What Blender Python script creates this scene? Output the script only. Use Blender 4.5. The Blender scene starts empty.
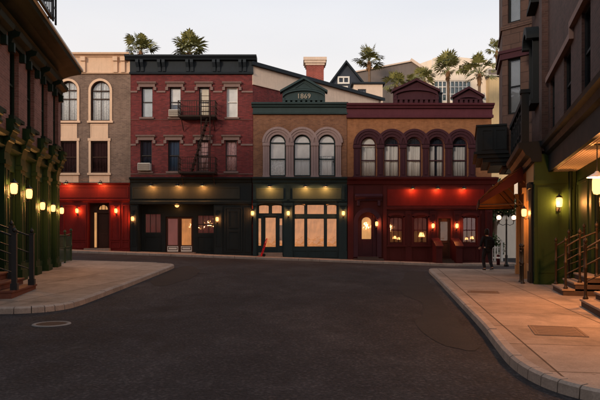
import bpy, bmesh, math, random
from mathutils import Vector, Matrix
from mathutils.geometry import delaunay_2d_cdt
random.seed(7)
rnd = random.Random(11)
SC = bpy.context.scene
COL = SC.collection
PI = math.pi

# ---------------------------------------------------------------- materials
def new_mat(name):
    m = bpy.data.materials.new(name); m.use_nodes = True
    nt = m.node_tree; nt.nodes.clear()
    out = nt.nodes.new('ShaderNodeOutputMaterial')
    return m, nt, out
def N(nt, t, **kw):
    n = nt.nodes.new('ShaderNode' + t)
    for k, v in kw.items():
        if k.startswith('i_'):
            n.inputs[k[2:].replace('_', ' ')].default_value = v
        else: setattr(n, k, v)
    return n
def L(nt, a, b): nt.links.new(a, b)
def rgba(c): return (c[0], c[1], c[2], 1.0)
def vec_obj(nt):
    return N(nt, 'TexCoord').outputs['Object']
def ramp(nt, fac, stops):
    r = N(nt, 'ValToRGB'); cr = r.color_ramp
    while len(cr.elements) < len(stops): cr.elements.new(0.5)
    for e, (p, c) in zip(cr.elements, stops):
        e.position = p; e.color = rgba(c)
    L(nt, fac, r.inputs['Fac']); return r.outputs['Color']
def mix(nt, fac, a, b, mode='MIX'):
    m = N(nt, 'Mix', data_type='RGBA', blend_type=mode)
    if isinstance(fac, (int, float)): m.inputs['Factor'].default_value = fac
    else: L(nt, fac, m.inputs['Factor'])
    for s, v in (('A', a), ('B', b)):
        sock = [i for i in m.inputs if i.name == s and i.type == 'RGBA'][0]
        if isinstance(v, tuple): sock.default_value = rgba(v)
        else: L(nt, v, sock)
    return [o for o in m.outputs if o.type == 'RGBA'][0]
def noise(nt, vec, scale, detail=4, rough=.6, w=None):
    n = N(nt, 'TexNoise'); n.inputs['Scale'].default_value = scale
    n.inputs['Detail'].default_value = detail; n.inputs['Roughness'].default_value = rough
    if vec is not None: L(nt, vec, n.inputs['Vector'])
    return n.outputs['Fac']
def scaled(nt, vec, s):
    m = N(nt, 'Mapping'); m.inputs['Scale'].default_value = s
    L(nt, vec, m.inputs['Vector']); return m.outputs['Vector']
def principled(nt, out, rough=.7, metal=0.0, spec=.4):
    p = N(nt, 'BsdfPrincipled'); p.inputs['Roughness'].default_value = rough
    p.inputs['Metallic'].default_value = metal; p.inputs['Specular IOR Level'].default_value = spec
    L(nt, p.outputs[0], out.inputs['Surface']); return p
def bump(nt, p, h, strength=.3, dist=.01):
    b = N(nt, 'Bump'); b.inputs['Strength'].default_value = strength; b.inputs['Distance'].default_value = dist
    L(nt, h, b.inputs['Height']); L(nt, b.outputs[0], p.inputs['Normal'])
def dk(c, k): return tuple(min(1, x * k) for x in c)

def paint(name, col, rough=.6, var=.3, scale=2.0, bmp=.15, metal=0.0, spec=.07, streak=True):
    """painted / plain surface: broad fading, fine mottling and vertical rain streaks"""
    m, nt, out = new_mat(name); p = principled(nt, out, rough, metal, spec)
    v = vec_obj(nt)
    big = noise(nt, v, scale, 5, .65)
    fine = noise(nt, v, scale * 14, 3, .6)
    c = ramp(nt, big, [(.3, dk(col, 1 - var)), (.7, dk(col, 1 + var))])
    c2 = mix(nt, .5, c, ramp(nt, fine, [(.25, dk(col, 1 - var)), (.75, dk(col, 1 + var))]))
    if streak:
        st = noise(nt, scaled(nt, v, (7, 7, .5)), 1.0, 4, .7)
        f = ramp(nt, st, [(.52, (0, 0, 0)), (.74, (.4, .4, .4))])
        c2 = mix(nt, f, c2, dk(col, .55))
    if streak:      # worn chips and scuffs
        ch = noise(nt, v, scale * 5, 8, .8)
        c2 = mix(nt, ramp(nt, ch, [(.62, (0, 0, 0)), (.68, (.35, .35, .35))]), c2, tuple(min(1, x * 1.6 + .02) for x in col))
    L(nt, c2, p.inputs['Base Color'])
    rr = N(nt, 'MapRange'); rr.inputs['To Min'].default_value = max(.05, rough - .15); rr.inputs['To Max'].default_value = min(1, rough + .15)
    L(nt, big, rr.inputs['Value']); L(nt, rr.outputs[0], p.inputs['Roughness'])
    if bmp: bump(nt, p, fine, bmp, .01)
    return m
def brick(name, c1, c2, mortar, w=.22, h=.075, ms=.010, var=.3, rough=.85, bmp=.6, stone=False):
    m, nt, out = new_mat(name); p = principled(nt, out, rough, 0, .25)
    v = vec_obj(nt)
    sp = N(nt, 'SeparateXYZ'); L(nt, v, sp.inputs[0])
    ad = N(nt, 'Math', operation='ADD'); L(nt, sp.outputs['X'], ad.inputs[0]); L(nt, sp.outputs['Y'], ad.inputs[1])
    cb = N(nt, 'CombineXYZ'); L(nt, ad.outputs[0], cb.inputs['X']); L(nt, sp.outputs['Z'], cb.inputs['Y'])
    b = N(nt, 'TexBrick'); L(nt, cb.outputs[0], b.inputs['Vector'])
    b.inputs['Scale'].default_value = 1; b.inputs['Brick Width'].default_value = w; b.inputs['Row Height'].default_value = h
    b.inputs['Mortar Size'].default_value = ms; b.inputs['Bias'].default_value = -.1
    b.inputs['Color1'].default_value = rgba(c1); b.inputs['Color2'].default_value = rgba(c2); b.inputs['Mortar'].default_value = rgba(mortar)
    big = noise(nt, v, .7, 6, .7); med = noise(nt, v, 4.5, 4, .6)
    c = mix(nt, 1.0, b.outputs['Color'], ramp(nt, big, [(.25, (1 - var,) * 3), (.75, (1 + var * .5,) * 3)]), 'MULTIPLY')
    c = mix(nt, .8, c, ramp(nt, med, [(.3, (.72, .7, .7)), (.7, (1, 1, 1))]), 'MULTIPLY')
    st = noise(nt, scaled(nt, v, (3.2, 3.2, .35)), 1.0, 4, .7)
    c = mix(nt, ramp(nt, st, [(.52, (0, 0, 0)), (.72, (.5, .5, .5))]), c, dk(c1, .5))
    L(nt, c, p.inputs['Base Color'])
    inv = N(nt, 'Math', operation='SUBTRACT'); inv.inputs[0].default_value = 1; L(nt, b.outputs['Fac'], inv.inputs[1])
    bump(nt, p, inv.outputs[0], bmp, .01)
    return m
def glass_mat(name, tint=(.9, .93, .95), ior=1.6):
    m, nt, out = new_mat(name)
    t = N(nt, 'BsdfTransparent'); t.inputs[0].default_value = rgba(tint)
    g = N(nt, 'BsdfGlossy'); g.inputs['Roughness'].default_value = .03
    g.inputs[0].default_value = (.9, .92, 1, 1)
    f = N(nt, 'Fresnel'); f.inputs[0].default_value = ior
    wob = noise(nt, vec_obj(nt), 2.5, 2, .5)
    b = N(nt, 'Bump'); b.inputs['Strength'].default_value = .06; b.inputs['Distance'].default_value = .1
    L(nt, wob, b.inputs['Height']); L(nt, b.outputs[0], g.inputs['Normal'])
    mx = N(nt, 'MixShader'); L(nt, f.outputs[0], mx.inputs[0]); L(nt, t.outputs[0], mx.inputs[1]); L(nt, g.outputs[0], mx.inputs[2])
    L(nt, mx.outputs[0], out.inputs['Surface']); return m
def lamp_glass(name, col, strength):
    """glowing frosted lamp glass: gives off light and lets the bulb inside shine through"""
    m, nt, out = new_mat(name)
    t = N(nt, 'BsdfTransparent'); e = N(nt, 'Emission'); e.inputs[0].default_value = rgba(col); e.inputs[1].default_value = strength
    a = N(nt, 'AddShader'); L(nt, t.outputs[0], a.inputs[0]); L(nt, e.outputs[0], a.inputs[1])
    L(nt, a.outputs[0], out.inputs['Surface']); return m
def lit_cloth(name, col, strength, sc=(9, 9, .8), lo=.6):
    """lamp-lit blind or room seen through a window: gives off light, unevenly through its weave and folds"""
    m, nt, out = new_mat(name)
    v = vec_obj(nt)
    a = noise(nt, scaled(nt, v, sc), 1.0, 3, .6); b = noise(nt, v, 2.2, 3, .5)
    c = mix(nt, .5, ramp(nt, a, [(.3, dk(col, lo)), (.7, col)]), ramp(nt, b, [(.3, dk(col, lo)), (.7, col)]))
    e = N(nt, 'Emission'); e.inputs[1].default_value = strength; L(nt, c, e.inputs[0])
    d = N(nt, 'BsdfDiffuse'); d.inputs[0].default_value = (.18, .14, .11, 1)
    s = N(nt, 'AddShader'); L(nt, e.outputs[0], s.inputs[0]); L(nt, d.outputs[0], s.inputs[1])
    L(nt, s.outputs[0], out.inputs['Surface']); return m
def fabric(name, col, folds=True, lace=False):
    m, nt, out = new_mat(name); p = principled(nt, out, .9, 0, .1)
    v = vec_obj(nt)
    a = noise(nt, scaled(nt, v, (14, 14, .6) if folds else (2, 2, 2)), 1.0, 3, .6)
    c = ramp(nt, a, [(.3, dk(col, .72)), (.7, col)])
    if lace:
        b = noise(nt, v, 11, 3, .7); c = mix(nt, ramp(nt, b, [(.45, (0, 0, 0)), (.58, (1, 1, 1))]), c, dk(col, .6))
    L(nt, c, p.inputs['Base Color']); return m
def leaf_mat(name, col):
    m, nt, out = new_mat(name); p = principled(nt, out, .55, 0, .4)
    v = vec_obj(nt); a = noise(nt, v, 3.0, 3, .6)
    c = ramp(nt, a, [(.3, dk(col, .55)), (.55, col), (.75, (col[0] * 1.7, col[1] * 1.45, col[2] * 1.1))])
    L(nt, c, p.inputs['Base Color']); return m

M = {}
M['brick_red'] = brick('weathered_red_brick', (.212, .033, .034), (.104, .018, .021), (.105, .05, .05))
M['brick_tan'] = brick('grey_brown_brick', (.232, .158, .118), (.148, .10, .078), (.25, .19, .16))
M['brick_brown'] = brick('brown_brick', (.235, .108, .058), (.15, .064, .038), (.19, .12, .085))
M['brick_ochre'] = brick('ochre_brick', (.30, .13, .058), (.23, .094, .042), (.25, .13, .07), var=.22)
M['brick_left'] = brick('russet_brick', (.245, .112, .092), (.16, .074, .061), (.235, .157, .133))
M['brick_right'] = brick('dark_brown_brick', (.078, .041, .037), (.046, .026, .024), (.075, .05, .046))
M['block_brown'] = brick('brown_stone_block', (.098, .060, .050), (.076, .047, .041), (.036, .024, .022), w=.75, h=.42, ms=.012, bmp=.5)
M['brick_chimney'] = brick('chimney_brick', (.36, .06, .045), (.28, .05, .04), (.3, .18, .15))
M['cream'] = paint('cream_stone_paint', (.66, .47, .335), .75, .12)
M['cream_dull'] = paint('cream_band', (.62, .5, .41), .8, .14)
M['stone_grey'] = paint('grey_trim_stone', (.185, .128, .118), .85, .2)
M['stone_mauve'] = paint('mauve_grey_stone', (.255, .19, .185), .85, .15)
M['slate'] = paint('slate_blue_paint', (.021, .028, .036), .5, .2)
M['slate_green'] = paint('slate_green_paint', (.028, .048, .053), .5, .2)
M['teal_dark'] = paint('dark_teal_paint', (.017, .031, .035), .45, .2)
M['teal_panel'] = paint('olive_teal_panel', (.042, .055, .045), .5, .15)
M['black_green'] = paint('black_green_paint', (.013, .017, .018), .45, .2)
M['black_panel'] = paint('charcoal_green_panel', (.024, .027, .024), .5, .2)
M['red_paint'] = paint('deep_red_paint', (.105, .0105, .0095), .5, .22)
M['red_dark'] = paint('dark_oxblood_paint', (.056, .0115, .012), .45, .2)
M['maroon'] = paint('maroon_paint', (.045, .018, .025), .55, .2)
M['maroon_lite'] = paint('plum_cornice_paint', (.075, .024, .034), .55, .2)
M['green_paint'] = paint('bottle_green_paint', (.013, .029, .012), .5, .2)
M['green_dark'] = paint('dark_bottle_green_paint', (.010, .020, .014), .45, .2)
M['green_wall'] = paint('leaf_green_paint', (.019, .040, .011), .5, .2)
M['fascia_dark'] = paint('dark_blue_green_fascia', (.010, .013, .016), .55, .2)
M['ochre_paint'] = paint('ochre_shopfront_paint', (.33, .19, .09), .5, .2)
M['iron'] = paint('black_iron', (.011, .011, .012), .5, .3, 4, .2, 0, .3, streak=False)
M['iron_rust'] = paint('brown_black_iron', (.03, .021, .018), .7, .4, 4, .2, 0, streak=False)
M['iron_green'] = paint('dark_green_iron', (.03, .05, .03), .5, .3, 4, .1, streak=False)
M['brass'] = paint('aged_bronze', (.022, .014, .009), .5, .3, 4, .1, 0, .2, streak=False)
M['white'] = paint('white_paint', (.72, .71, .68), .6, .1)
M['offwhite'] = paint('aged_white_metal', (.55, .53, .48), .5, .12)
M['terracotta'] = paint('terracotta_step', (.115, .045, .032), .7, .25, 2)
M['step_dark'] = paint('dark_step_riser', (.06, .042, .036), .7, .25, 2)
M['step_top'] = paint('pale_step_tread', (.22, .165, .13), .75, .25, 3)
M['dark_room'] = paint('dark_interior', (.03, .026, .026), .9, .2, streak=False)
M['roof_tar'] = paint('tar_roof', (.05, .048, .05), .9, .2, streak=False)
M['roof_grey'] = paint('brown_grey_cladding', (.17, .145, .135), .8, .1)
M['house_dark'] = paint('dark_slate_cladding', (.045, .055, .075), .6, .2)
M['cream_wall'] = paint('sunlit_cream_render', (.76, .66, .55), .85, .08)
M['yellow_lit_wall'] = paint('yellow_lit_cream_render', (.56, .42, .24), .85, .08)  # yellow light on cream render, put into the base colour
M['awning'] = paint('rust_red_canvas', (.045, .011, .009), .9, .15, 3, .1)
M['wood_dark'] = paint('dark_stained_wood', (.045, .022, .016), .45, .25, 3)
M['tread_iron'] = M['iron_rust']  # same plain brown black iron, unused
M['red_truck'] = paint('bright_red_enamel', (.5, .015, .02), .35, .1, streak=False)
M['cover_metal'] = paint('dusty_cover_metal', (.13, .088, .066), .8, .25, 3, streak=False)
M['cover_rim'] = paint('worn_grey_cover_rim', (.15, .14, .135), .8, .25, 3, streak=False)
M['rubber'] = paint('black_rubber', (.015, .015, .015), .8, .2, streak=False)
M['gold'] = paint('pale_gilt_lettering', (.30, .27, .22), .45, .15, 4, .05, .2, streak=False)
M['glass'] = glass_mat('window_glass', (.97,.985,1), 1.5)
M['glass_teal'] = glass_mat('greenish_strip_glass', (.45, .62, .6), 1.9)
M['blind_white'] = fabric('white_roller_blind', (.86, .86, .85), False)
M['blind_cream'] = fabric('cream_roller_blind', (.80, .68, .5), False)
M['blind_grey'] = fabric('grey_blue_blind', (.50, .58, .64), False)
M['blind_teal'] = fabric('teal_tinted_blind', (.16, .34, .33), False)
M['blind_dim'] = fabric('dim_grey_blind', (.17, .2, .23), False)
M['awning_lit_lining'] = paint('ochre_lamplit_lining', (.33, .14, .055), .9, .15, 3, .1, streak=False)  # added layer; its ochre stands for lamplight on the awning's underside
M['curtain_white'] = fabric('white_net_curtain', (.86, .86, .85))
M['curtain_grey'] = fabric('grey_net_curtain', (.6, .61, .63))
M['curtain_blue'] = fabric('deep_blue_curtain', (.05, .085, .15))
M['curtain_navy'] = fabric('navy_curtain', (.018, .026, .045))
M['curtain_maroon'] = fabric('dark_maroon_curtain', (.05, .02, .02))
M['curtain_lace'] = fabric('pink_lace_curtain', (.8, .52, .54), True, True)
M['curtain_pale'] = fabric('pale_patterned_curtain', (.8, .82, .84), True, True)
M['lamp_warm'] = lamp_glass('warm_lamp_glass', (1, .41, .12), 1.6)
M['lamp_orange'] = lamp_glass('orange_lamp_glass', (1, .36, .09), 1.6)
M['lamp_yellow'] = lamp_glass('yellow_lamp_glass', (1, .42, .13), 1.75)
M['lamp_white'] = lamp_glass('soft_white_globe', (1, .60, .34), 2.6)
M['lit_peach'] = lit_cloth('lamplit_peach_blind', (1.0, .355, .105), .74, (16, 16, 1.2), .42)
M['lit_amber'] = lit_cloth('lamplit_amber_room', (1.0, .46, .16), .85)
M['lit_pink'] = lit_cloth('dim_pink_curtain', (.40, .12, .10), .5)
M['lit_dim'] = lit_cloth('dim_red_curtain', (.16, .035, .03), .5, lo=.4)
M['lit_brown'] = lit_cloth('dim_amber_room', (.22, .07, .02), .5, lo=.3)
M['palm_leaf'] = leaf_mat('palm_frond_green', (.19, .19, .06))
M['palm_dead'] = paint('dead_palm_frond', (.20, .11, .055), .9, .4, 4, streak=False)
M['palm_trunk'] = paint('palm_bark', (.17, .115, .08), .9, .35, 5, .5, streak=False)
M['hedge_leaf'] = leaf_mat('hedge_leaf_green', (.055, .09, .025))
M['skin'] = paint('skin', (.42, .25, .18), .55, .08, 6, .02, streak=False)
M['black_cloth'] = paint('black_cloth', (.012, .012, .014), .85, .3, 6, .1, streak=False)
M['black_denim'] = paint('black_denim', (.016, .016, .02), .85, .3, 8, .1, streak=False)
M['hair'] = paint('dark_hair', (.014, .01, .008), .5, .3, 20, .3, streak=False)
M['shoe'] = paint('dark_shoe_leather', (.03, .026, .026), .5, .2, 8, streak=False)
M['sole'] = paint('pale_shoe_sole', (.4, .38, .36), .7, .1, streak=False)

def asphalt_mat():
    m, nt, out = new_mat('old_asphalt'); p = principled(nt, out, .9, 0, .06)
    v = vec_obj(nt)
    big = noise(nt, scaled(nt, v, (1, .5, 1)), .3, 8, .68); med = noise(nt, v, 1.5, 7, .75); fine = noise(nt, v, 26, 3, .75)
    c = ramp(nt, big, [(.30, (.023, .022, .025)), (.5, (.041, .039, .043)), (.70, (.070, .066, .070))])
    c = mix(nt, .75, c, ramp(nt, med, [(.28, (.42, .42, .42)), (.72, (1.3, 1.25, 1.22))]), 'MULTIPLY')
    c = mix(nt, .7, c, ramp(nt, fine, [(.3, (.4, .4, .4)), (.7, (1.6, 1.55, 1.5))]), 'MULTIPLY')
    agg = N(nt, 'TexVoronoi'); agg.inputs['Scale'].default_value = 16; L(nt, v, agg.inputs['Vector'])
    c = mix(nt, .6, c, ramp(nt, agg.outputs['Distance'], [(.1, (1.7, 1.65, 1.6)), (.45, (.62, .62, .62))]), 'MULTIPLY')
    # meandering sealed cracks
    w = N(nt, 'TexNoise'); w.inputs['Scale'].default_value = .9; w.inputs['Detail'].default_value = 5; L(nt, v, w.inputs['Vector'])
    mx = N(nt, 'Mix', data_type='VECTOR'); mx.inputs['Factor'].default_value = .5
    va = [i for i in mx.inputs if i.type == 'VECTOR']
    L(nt, v, va[0]); L(nt, w.outputs['Color'], va[1])
    vo = N(nt, 'TexVoronoi', feature='DISTANCE_TO_EDGE'); vo.inputs['Scale'].default_value = .42
    L(nt, [o for o in mx.outputs if o.type == 'VECTOR'][0], vo.inputs['Vector'])
    c = mix(nt, ramp(nt, vo.outputs['Distance'], [(.006, (.8, .8, .8)), (.018, (0, 0, 0))]), c, (.014, .013, .014))
    # oil / damp patches
    oil = noise(nt, scaled(nt, v, (.55, .28, 1)), 1.0, 5, .6)
    of = ramp(nt, oil, [(.56, (0, 0, 0)), (.66, (.7, .7, .7))])
    c = mix(nt, of, c, (.020, .017, .017))
    # pale scuffs
    sc = noise(nt, scaled(nt, v, (1.3, .4, 1)), 1.0, 7, .75)
    c = mix(nt, ramp(nt, sc, [(.58, (0, 0, 0)), (.76, (.4, .4, .4))]), c, (.095, .088, .086))
    L(nt, c, p.inputs['Base Color'])
    mr = N(nt, 'MapRange'); mr.inputs['From Min'].default_value = .3; mr.inputs['From Max'].default_value = .7
    mr.inputs['To Min'].default_value = .8; mr.inputs['To Max'].default_value = 1.0
    L(nt, med, mr.inputs['Value']); L(nt, mr.outputs[0], p.inputs['Roughness'])
    ad = N(nt, 'Math', operation='MULTIPLY_ADD'); L(nt, med, ad.inputs[0]); ad.inputs[1].default_value = 2.0; L(nt, fine, ad.inputs[2])
    bump(nt, p, ad.outputs[0], .9, .03)
    return m
M['asphalt'] = asphalt_mat()
def patch_mat():
    m, nt, out = new_mat('asphalt_repair'); p = principled(nt, out, .9, 0, .08)
    v = vec_obj(nt); med = noise(nt, v, 1.6, 6, .7); fine = noise(nt, v, 30, 3, .75)
    c = mix(nt, .5, ramp(nt, med, [(.3, (.013, .012, .013)), (.7, (.028, .025, .026))]), ramp(nt, fine, [(.3, (.008, .008, .008)), (.7, (.036, .032, .032))]))
    L(nt, c, p.inputs['Base Color']); bump(nt, p, fine, .5, .01); return m
M['asphalt_repair'] = patch_mat()
def concrete_mat(name, col, joint=True, ang=0.0):
    m, nt, out = new_mat(name); p = principled(nt, out, .9, 0, .12)
    v = vec_obj(nt)
    big = noise(nt, v, .5, 6, .65); med = noise(nt, v, 3.5, 5, .7); fine = noise(nt, v, 45, 2, .6)
    c = ramp(nt, big, [(.25, dk(col, .68)), (.75, dk(col, 1.12))])
    c = mix(nt, .8, c, ramp(nt, med, [(.25, (.62, .6, .58)), (.7, (1.05, 1.05, 1.05))]), 'MULTIPLY')
    c = mix(nt, .5, c, ramp(nt, fine, [(.3, (.7, .7, .7)), (.7, (1.2, 1.2, 1.2))]), 'MULTIPLY')
    st = noise(nt, scaled(nt, v, (.9, .5, 1)), 1.0, 5, .6)
    c = mix(nt, ramp(nt, st, [(.57, (0, 0, 0)), (.68, (.55, .55, .55))]), c, dk(col, .35))
    gum = N(nt, 'TexVoronoi'); gum.inputs['Scale'].default_value = 2.6; L(nt, v, gum.inputs['Vector'])
    c = mix(nt, ramp(nt, gum.outputs['Distance'], [(.05, (.6, .6, .6)), (.085, (0, 0, 0))]), c, dk(col, .3))
    h = fine
    if joint:
        mp = N(nt, 'Mapping'); mp.inputs['Rotation'].default_value = (0, 0, ang); L(nt, v, mp.inputs['Vector'])
        b = N(nt, 'TexBrick'); b.offset = 0; L(nt, mp.outputs[0], b.inputs['Vector'])
        b.inputs['Scale'].default_value = 1; b.inputs['Brick Width'].default_value = 1.7; b.inputs['Row Height'].default_value = 1.7
        b.inputs['Mortar Size'].default_value = .014; b.inputs['Color1'].default_value = (1, 1, 1, 1); b.inputs['Color2'].default_value = (.82, .8, .78, 1)
        b.inputs['Mortar'].default_value = (.22, .2, .19, 1)
        c = mix(nt, 1.0, c, b.outputs['Color'], 'MULTIPLY')
    L(nt, c, p.inputs['Base Color']); bump(nt, p, h, .35, .006)
    return m
M['concrete'] = concrete_mat('pavement_concrete', (.30, .232, .188), True, .17)
M['kerb'] = concrete_mat('kerb_concrete', (.30, .245, .21), False)

# ---------------------------------------------------------------- mesh builder
class MB:
    def __init__(s): s.v = []; s.f = []; s.smooth = []
    def add(s, verts, faces, smooth=False):
        o = len(s.v); s.v += [Vector(p) for p in verts]
        s.f += [tuple(i + o for i in f) for f in faces]; s.smooth += [smooth] * len(faces); return s
    def box(s, x0, x1, y0, y1, z0, z1):
        x0, x1 = sorted((x0, x1)); y0, y1 = sorted((y0, y1)); z0, z1 = sorted((z0, z1))
        p = [(x0,y0,z0),(x1,y0,z0),(x1,y1,z0),(x0,y1,z0),(x0,y0,z1),(x1,y0,z1),(x1,y1,z1),(x0,y1,z1)]
        return s.add(p, [(0,3,2,1),(4,5,6,7),(0,1,5,4),(1,2,6,5),(2,3,7,6),(3,0,4,7)])
    def prism(s, poly, y0, y1, axis='y'):
        """extrude a polygon given in (x, z) along y, in (y, z) along x, or in (x, y) along z"""
        n = len(poly)
        area = sum(poly[i][0]*poly[(i+1)%n][1]-poly[(i+1)%n][0]*poly[i][1] for i in range(n))
        if area < 0: poly = poly[::-1]
        def P(a, b, t): return (a, t, b) if axis == 'y' else ((t, a, b) if axis == 'x' else (a, b, t))
        lo, hi = sorted((y0, y1))
        v = [P(a, b, lo) for a, b in poly] + [P(a, b, hi) for a, b in poly]
        f = [tuple(range(n)), tuple(range(2*n-1, n-1, -1))] + [(i, i+n, (i+1)%n+n, (i+1)%n) for i in range(n)]
        if axis != 'y': f = [t[::-1] for t in f]
        return s.add(v, f)
    def profile(s, prof, x0, x1, m0=0, m1=0):
        """cornice moulding: profile of (y, z) points run along x; m0/m1 = 1 mitres the end outwards"""
        n = len(prof); yb = max(y for y, z in prof)
        v = [(x0 - m0*(yb - y), y, z) for y, z in prof] + [(x1 + m1*(yb - y), y, z) for y, z in prof]
        ar = sum(prof[i][0]*prof[(i+1)%n][1]-prof[(i+1)%n][0]*prof[i][1] for i in range(n))
        f = [tuple(range(n)), tuple(range(2*n-1, n-1, -1))] + [(i, i+n, (i+1)%n+n, (i+1)%n) for i in range(n)]
        if ar > 0: f = [t[::-1] for t in f]
        return s.add(v, f)
    def tube(s, pts, r, n=8, r1=None, caps=True):
        pts = [Vector(p) for p in pts]; r1 = r if r1 is None else r1
        rings = []; up = None
        for i, p in enumerate(pts):
            d = (pts[min(i+1, len(pts)-1)] - pts[max(i-1, 0)]).normalized()
            if up is None:
                up = Vector((0,0,1)) if abs(d.z) < .9 else Vector((1,0,0))
            a = d.cross(up)
            if a.length < 1e-5: a = d.cross(Vector((0,1,0)))
            a.normalize(); b = a.cross(d).normalized(); up = b
            rr = r + (r1 - r) * i / max(1, len(pts)-1)
            rings.append([p + (a*math.cos(2*PI*k/n) + b*math.sin(2*PI*k/n))*rr for k in range(n)])
        v = [q for rg in rings for q in rg]; f = []
        for i in range(len(pts)-1):
            for k in range(n):
                f.append((i*n+k, i*n+(k+1)%n, (i+1)*n+(k+1)%n, (i+1)*n+k))
        s.add(v, f, n > 5)
        if caps: s.add(rings[0], [tuple(range(n))[::-1]]); s.add(rings[-1], [tuple(range(n))])
        return s
    def bar(s, a, b, w, h=None):
        """square bar between two points"""
        h = h or w; a = Vector(a); b = Vector(b); d = (b-a).normalized()
        u = Vector((0,0,1)) if abs(d.z) < .95 else Vector((0,1,0))
        x = d.cross(u).normalized()*w/2; y = x.cross(d).normalized()*h/2
        v = [a-x-y, a+x-y, a+x+y, a-x+y, b-x-y, b+x-y, b+x+y, b-x+y]
        return s.add(v, [(0,1,2,3)[::-1],(4,5,6,7),(0,1,5,4),(1,2,6,5),(2,3,7,6),(3,0,4,7)])
    def lathe(s, prof, c=(0,0,0), n=16, smooth=True):
        """profile of (r, z) turned about the vertical through c"""
        v = []; f = []
        for r, z in prof:
            for k in range(n):
                v.append((c[0]+r*math.cos(2*PI*k/n), c[1]+r*math.sin(2*PI*k/n), c[2]+z))
        for i in range(len(prof)-1):
            for k in range(n): f.append((i*n+k, i*n+(k+1)%n, (i+1)*n+(k+1)%n, (i+1)*n+k))
        s.add(v, f, smooth)
        return s
    def arch(s, cx, cz, r0, r1, y0, y1, a0=0, a1=PI, n=16):
        """ring segment in the x-z plane, thick along y"""
        v = []; f = []
        for i in range(n+1):
            a = a0 + (a1-a0)*i/n; c, q = math.cos(a), math.sin(a)
            v += [(cx+r0*c, y0, cz+r0*q), (cx+r1*c, y0, cz+r1*q), (cx+r1*c, y1, cz+r1*q), (cx+r0*c, y1, cz+r0*q)]
        for i in range(n):
            b = i*4
            for k in range(4): f.append((b+k, b+4+k, b+4+(k+1)%4, b+(k+1)%4))
        f += [(0,1,2,3), (n*4+3, n*4+2, n*4+1, n*4)]
        return s.add(v, f)
    def build(s, name, mat, parent=None, loc=None, rot=0, bevel=0, recentre=True):
        me = bpy.data.meshes.new(name)
        c = Vector((0,0,0))
        if recentre and loc is None and s.v:
            lo = [min(p[i] for p in s.v) for i in range(3)]; hi = [max(p[i] for p in s.v) for i in range(3)]
            c = Vector(((lo[0]+hi[0])/2, (lo[1]+hi[1])/2, lo[2] if parent is None else (lo[2]+hi[2])/2))
        me.from_pydata([p - c for p in s.v], [], s.f)
        for pl, sm in zip(me.polygons, s.smooth): pl.use_smooth = sm
        bm = bmesh.new(); bm.from_mesh(me); bmesh.ops.recalc_face_normals(bm, faces=bm.faces); bm.to_mesh(me); bm.free()
        if isinstance(mat, str): mat = M[mat]
        me.materials.append(mat)
        o = bpy.data.objects.new(name, me); COL.objects.link(o)
        o.location = c if loc is None else loc; o.rotation_euler = (0, 0, rot)
        if parent: o.parent = parent
        if bevel:
            b = o.modifiers.new('bevel', 'BEVEL'); b.width = bevel; b.segments = 2; b.limit_method = 'ANGLE'; b.angle_limit = math.radians(40)
        return o

def empty(name, loc=(0,0,0), rz=0, label=None, cat=None, group=None):
    o = bpy.data.objects.new(name, None); COL.objects.link(o); o.location = loc; o.rotation_euler = (0,0,rz)
    o.empty_display_size = .2
    return tag(o, label, cat, group)
def tag(o, label=None, cat=None, group=None):
    if label: o['label'] = label
    if cat: o['category'] = cat
    if group: o['group'] = group
    return o
def structure(o): o['kind'] = 'structure'; return o
def copy_tree(o, parent=None):
    c = o.copy(); COL.objects.link(c)
    if parent: c.parent = parent
    for ch in list(o.children): copy_tree(ch, c)
    return c
def place(proto, used, loc, rz, label, group=None, scale=1):
    """first call uses the prototype itself, then copies of it with copies of all its parts"""
    o = proto if not used else copy_tree(proto)
    used.append(1)
    o.location = loc; o.rotation_euler = (0,0,rz); o.scale = (scale,)*3; o['label'] = label
    if group: o['group'] = group
    return o
def point_light(parent, loc, power, col, radius=.04, name='lamp_light'):
    l = bpy.data.lights.new(name, 'POINT'); l.energy = power; l.color = col; l.shadow_soft_size = radius
    o = bpy.data.objects.new(name, l); COL.objects.link(o); o.location = loc; o.parent = parent; return o

# ---------------------------------------------------------------- ground shape
def sstep(a, b, t):
    t = max(0, min(1, (t-a)/(b-a))); return t*t*(3-2*t)
def gz(x, y):
    xx = max(-30, min(8.3, x))
    return sstep(9, 33, y) * (.3 - .036*xx)
KH = .13
# ---------------------------------------------------------------- offsets of parts inside their thing
OFF = {}
_build0 = MB.build
def _build(s, name, mat, parent=None, loc=None, rot=0, bevel=0, recentre=True):
    o = _build0(s, name, mat, parent, loc, rot, bevel, recentre)
    if loc is None:
        OFF[o.name] = Vector(o.location)
        if parent is not None: o.location = Vector(o.location) - OFF.get(parent.name, Vector((0,0,0)))
    return o
MB.build = _build
def band(mb, A, B, y0, y1):
    """solid strip between two outlines of (x, z) points, thick along y"""
    n = len(A); v = []
    for (a, b) in zip(A, B): v += [(a[0], y0, a[1]), (b[0], y0, b[1]), (b[0], y1, b[1]), (a[0], y1, a[1])]
    f = []
    for i in range(n-1):
        q = i*4
        for k in range(4): f.append((q+k, q+4+k, q+4+(k+1)%4, q+(k+1)%4))
    f += [(0,1,2,3), ((n-1)*4+3, (n-1)*4+2, (n-1)*4+1, (n-1)*4)]
    mb.add(v, f)
def arc(x0, x1, zs, rise, n=14):
    cx, r = (x0+x1)/2, (x1-x0)/2
    return [(cx - r*math.cos(PI*i/n), zs + rise*math.sin(PI*i/n)) for i in range(n+1)]
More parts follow.
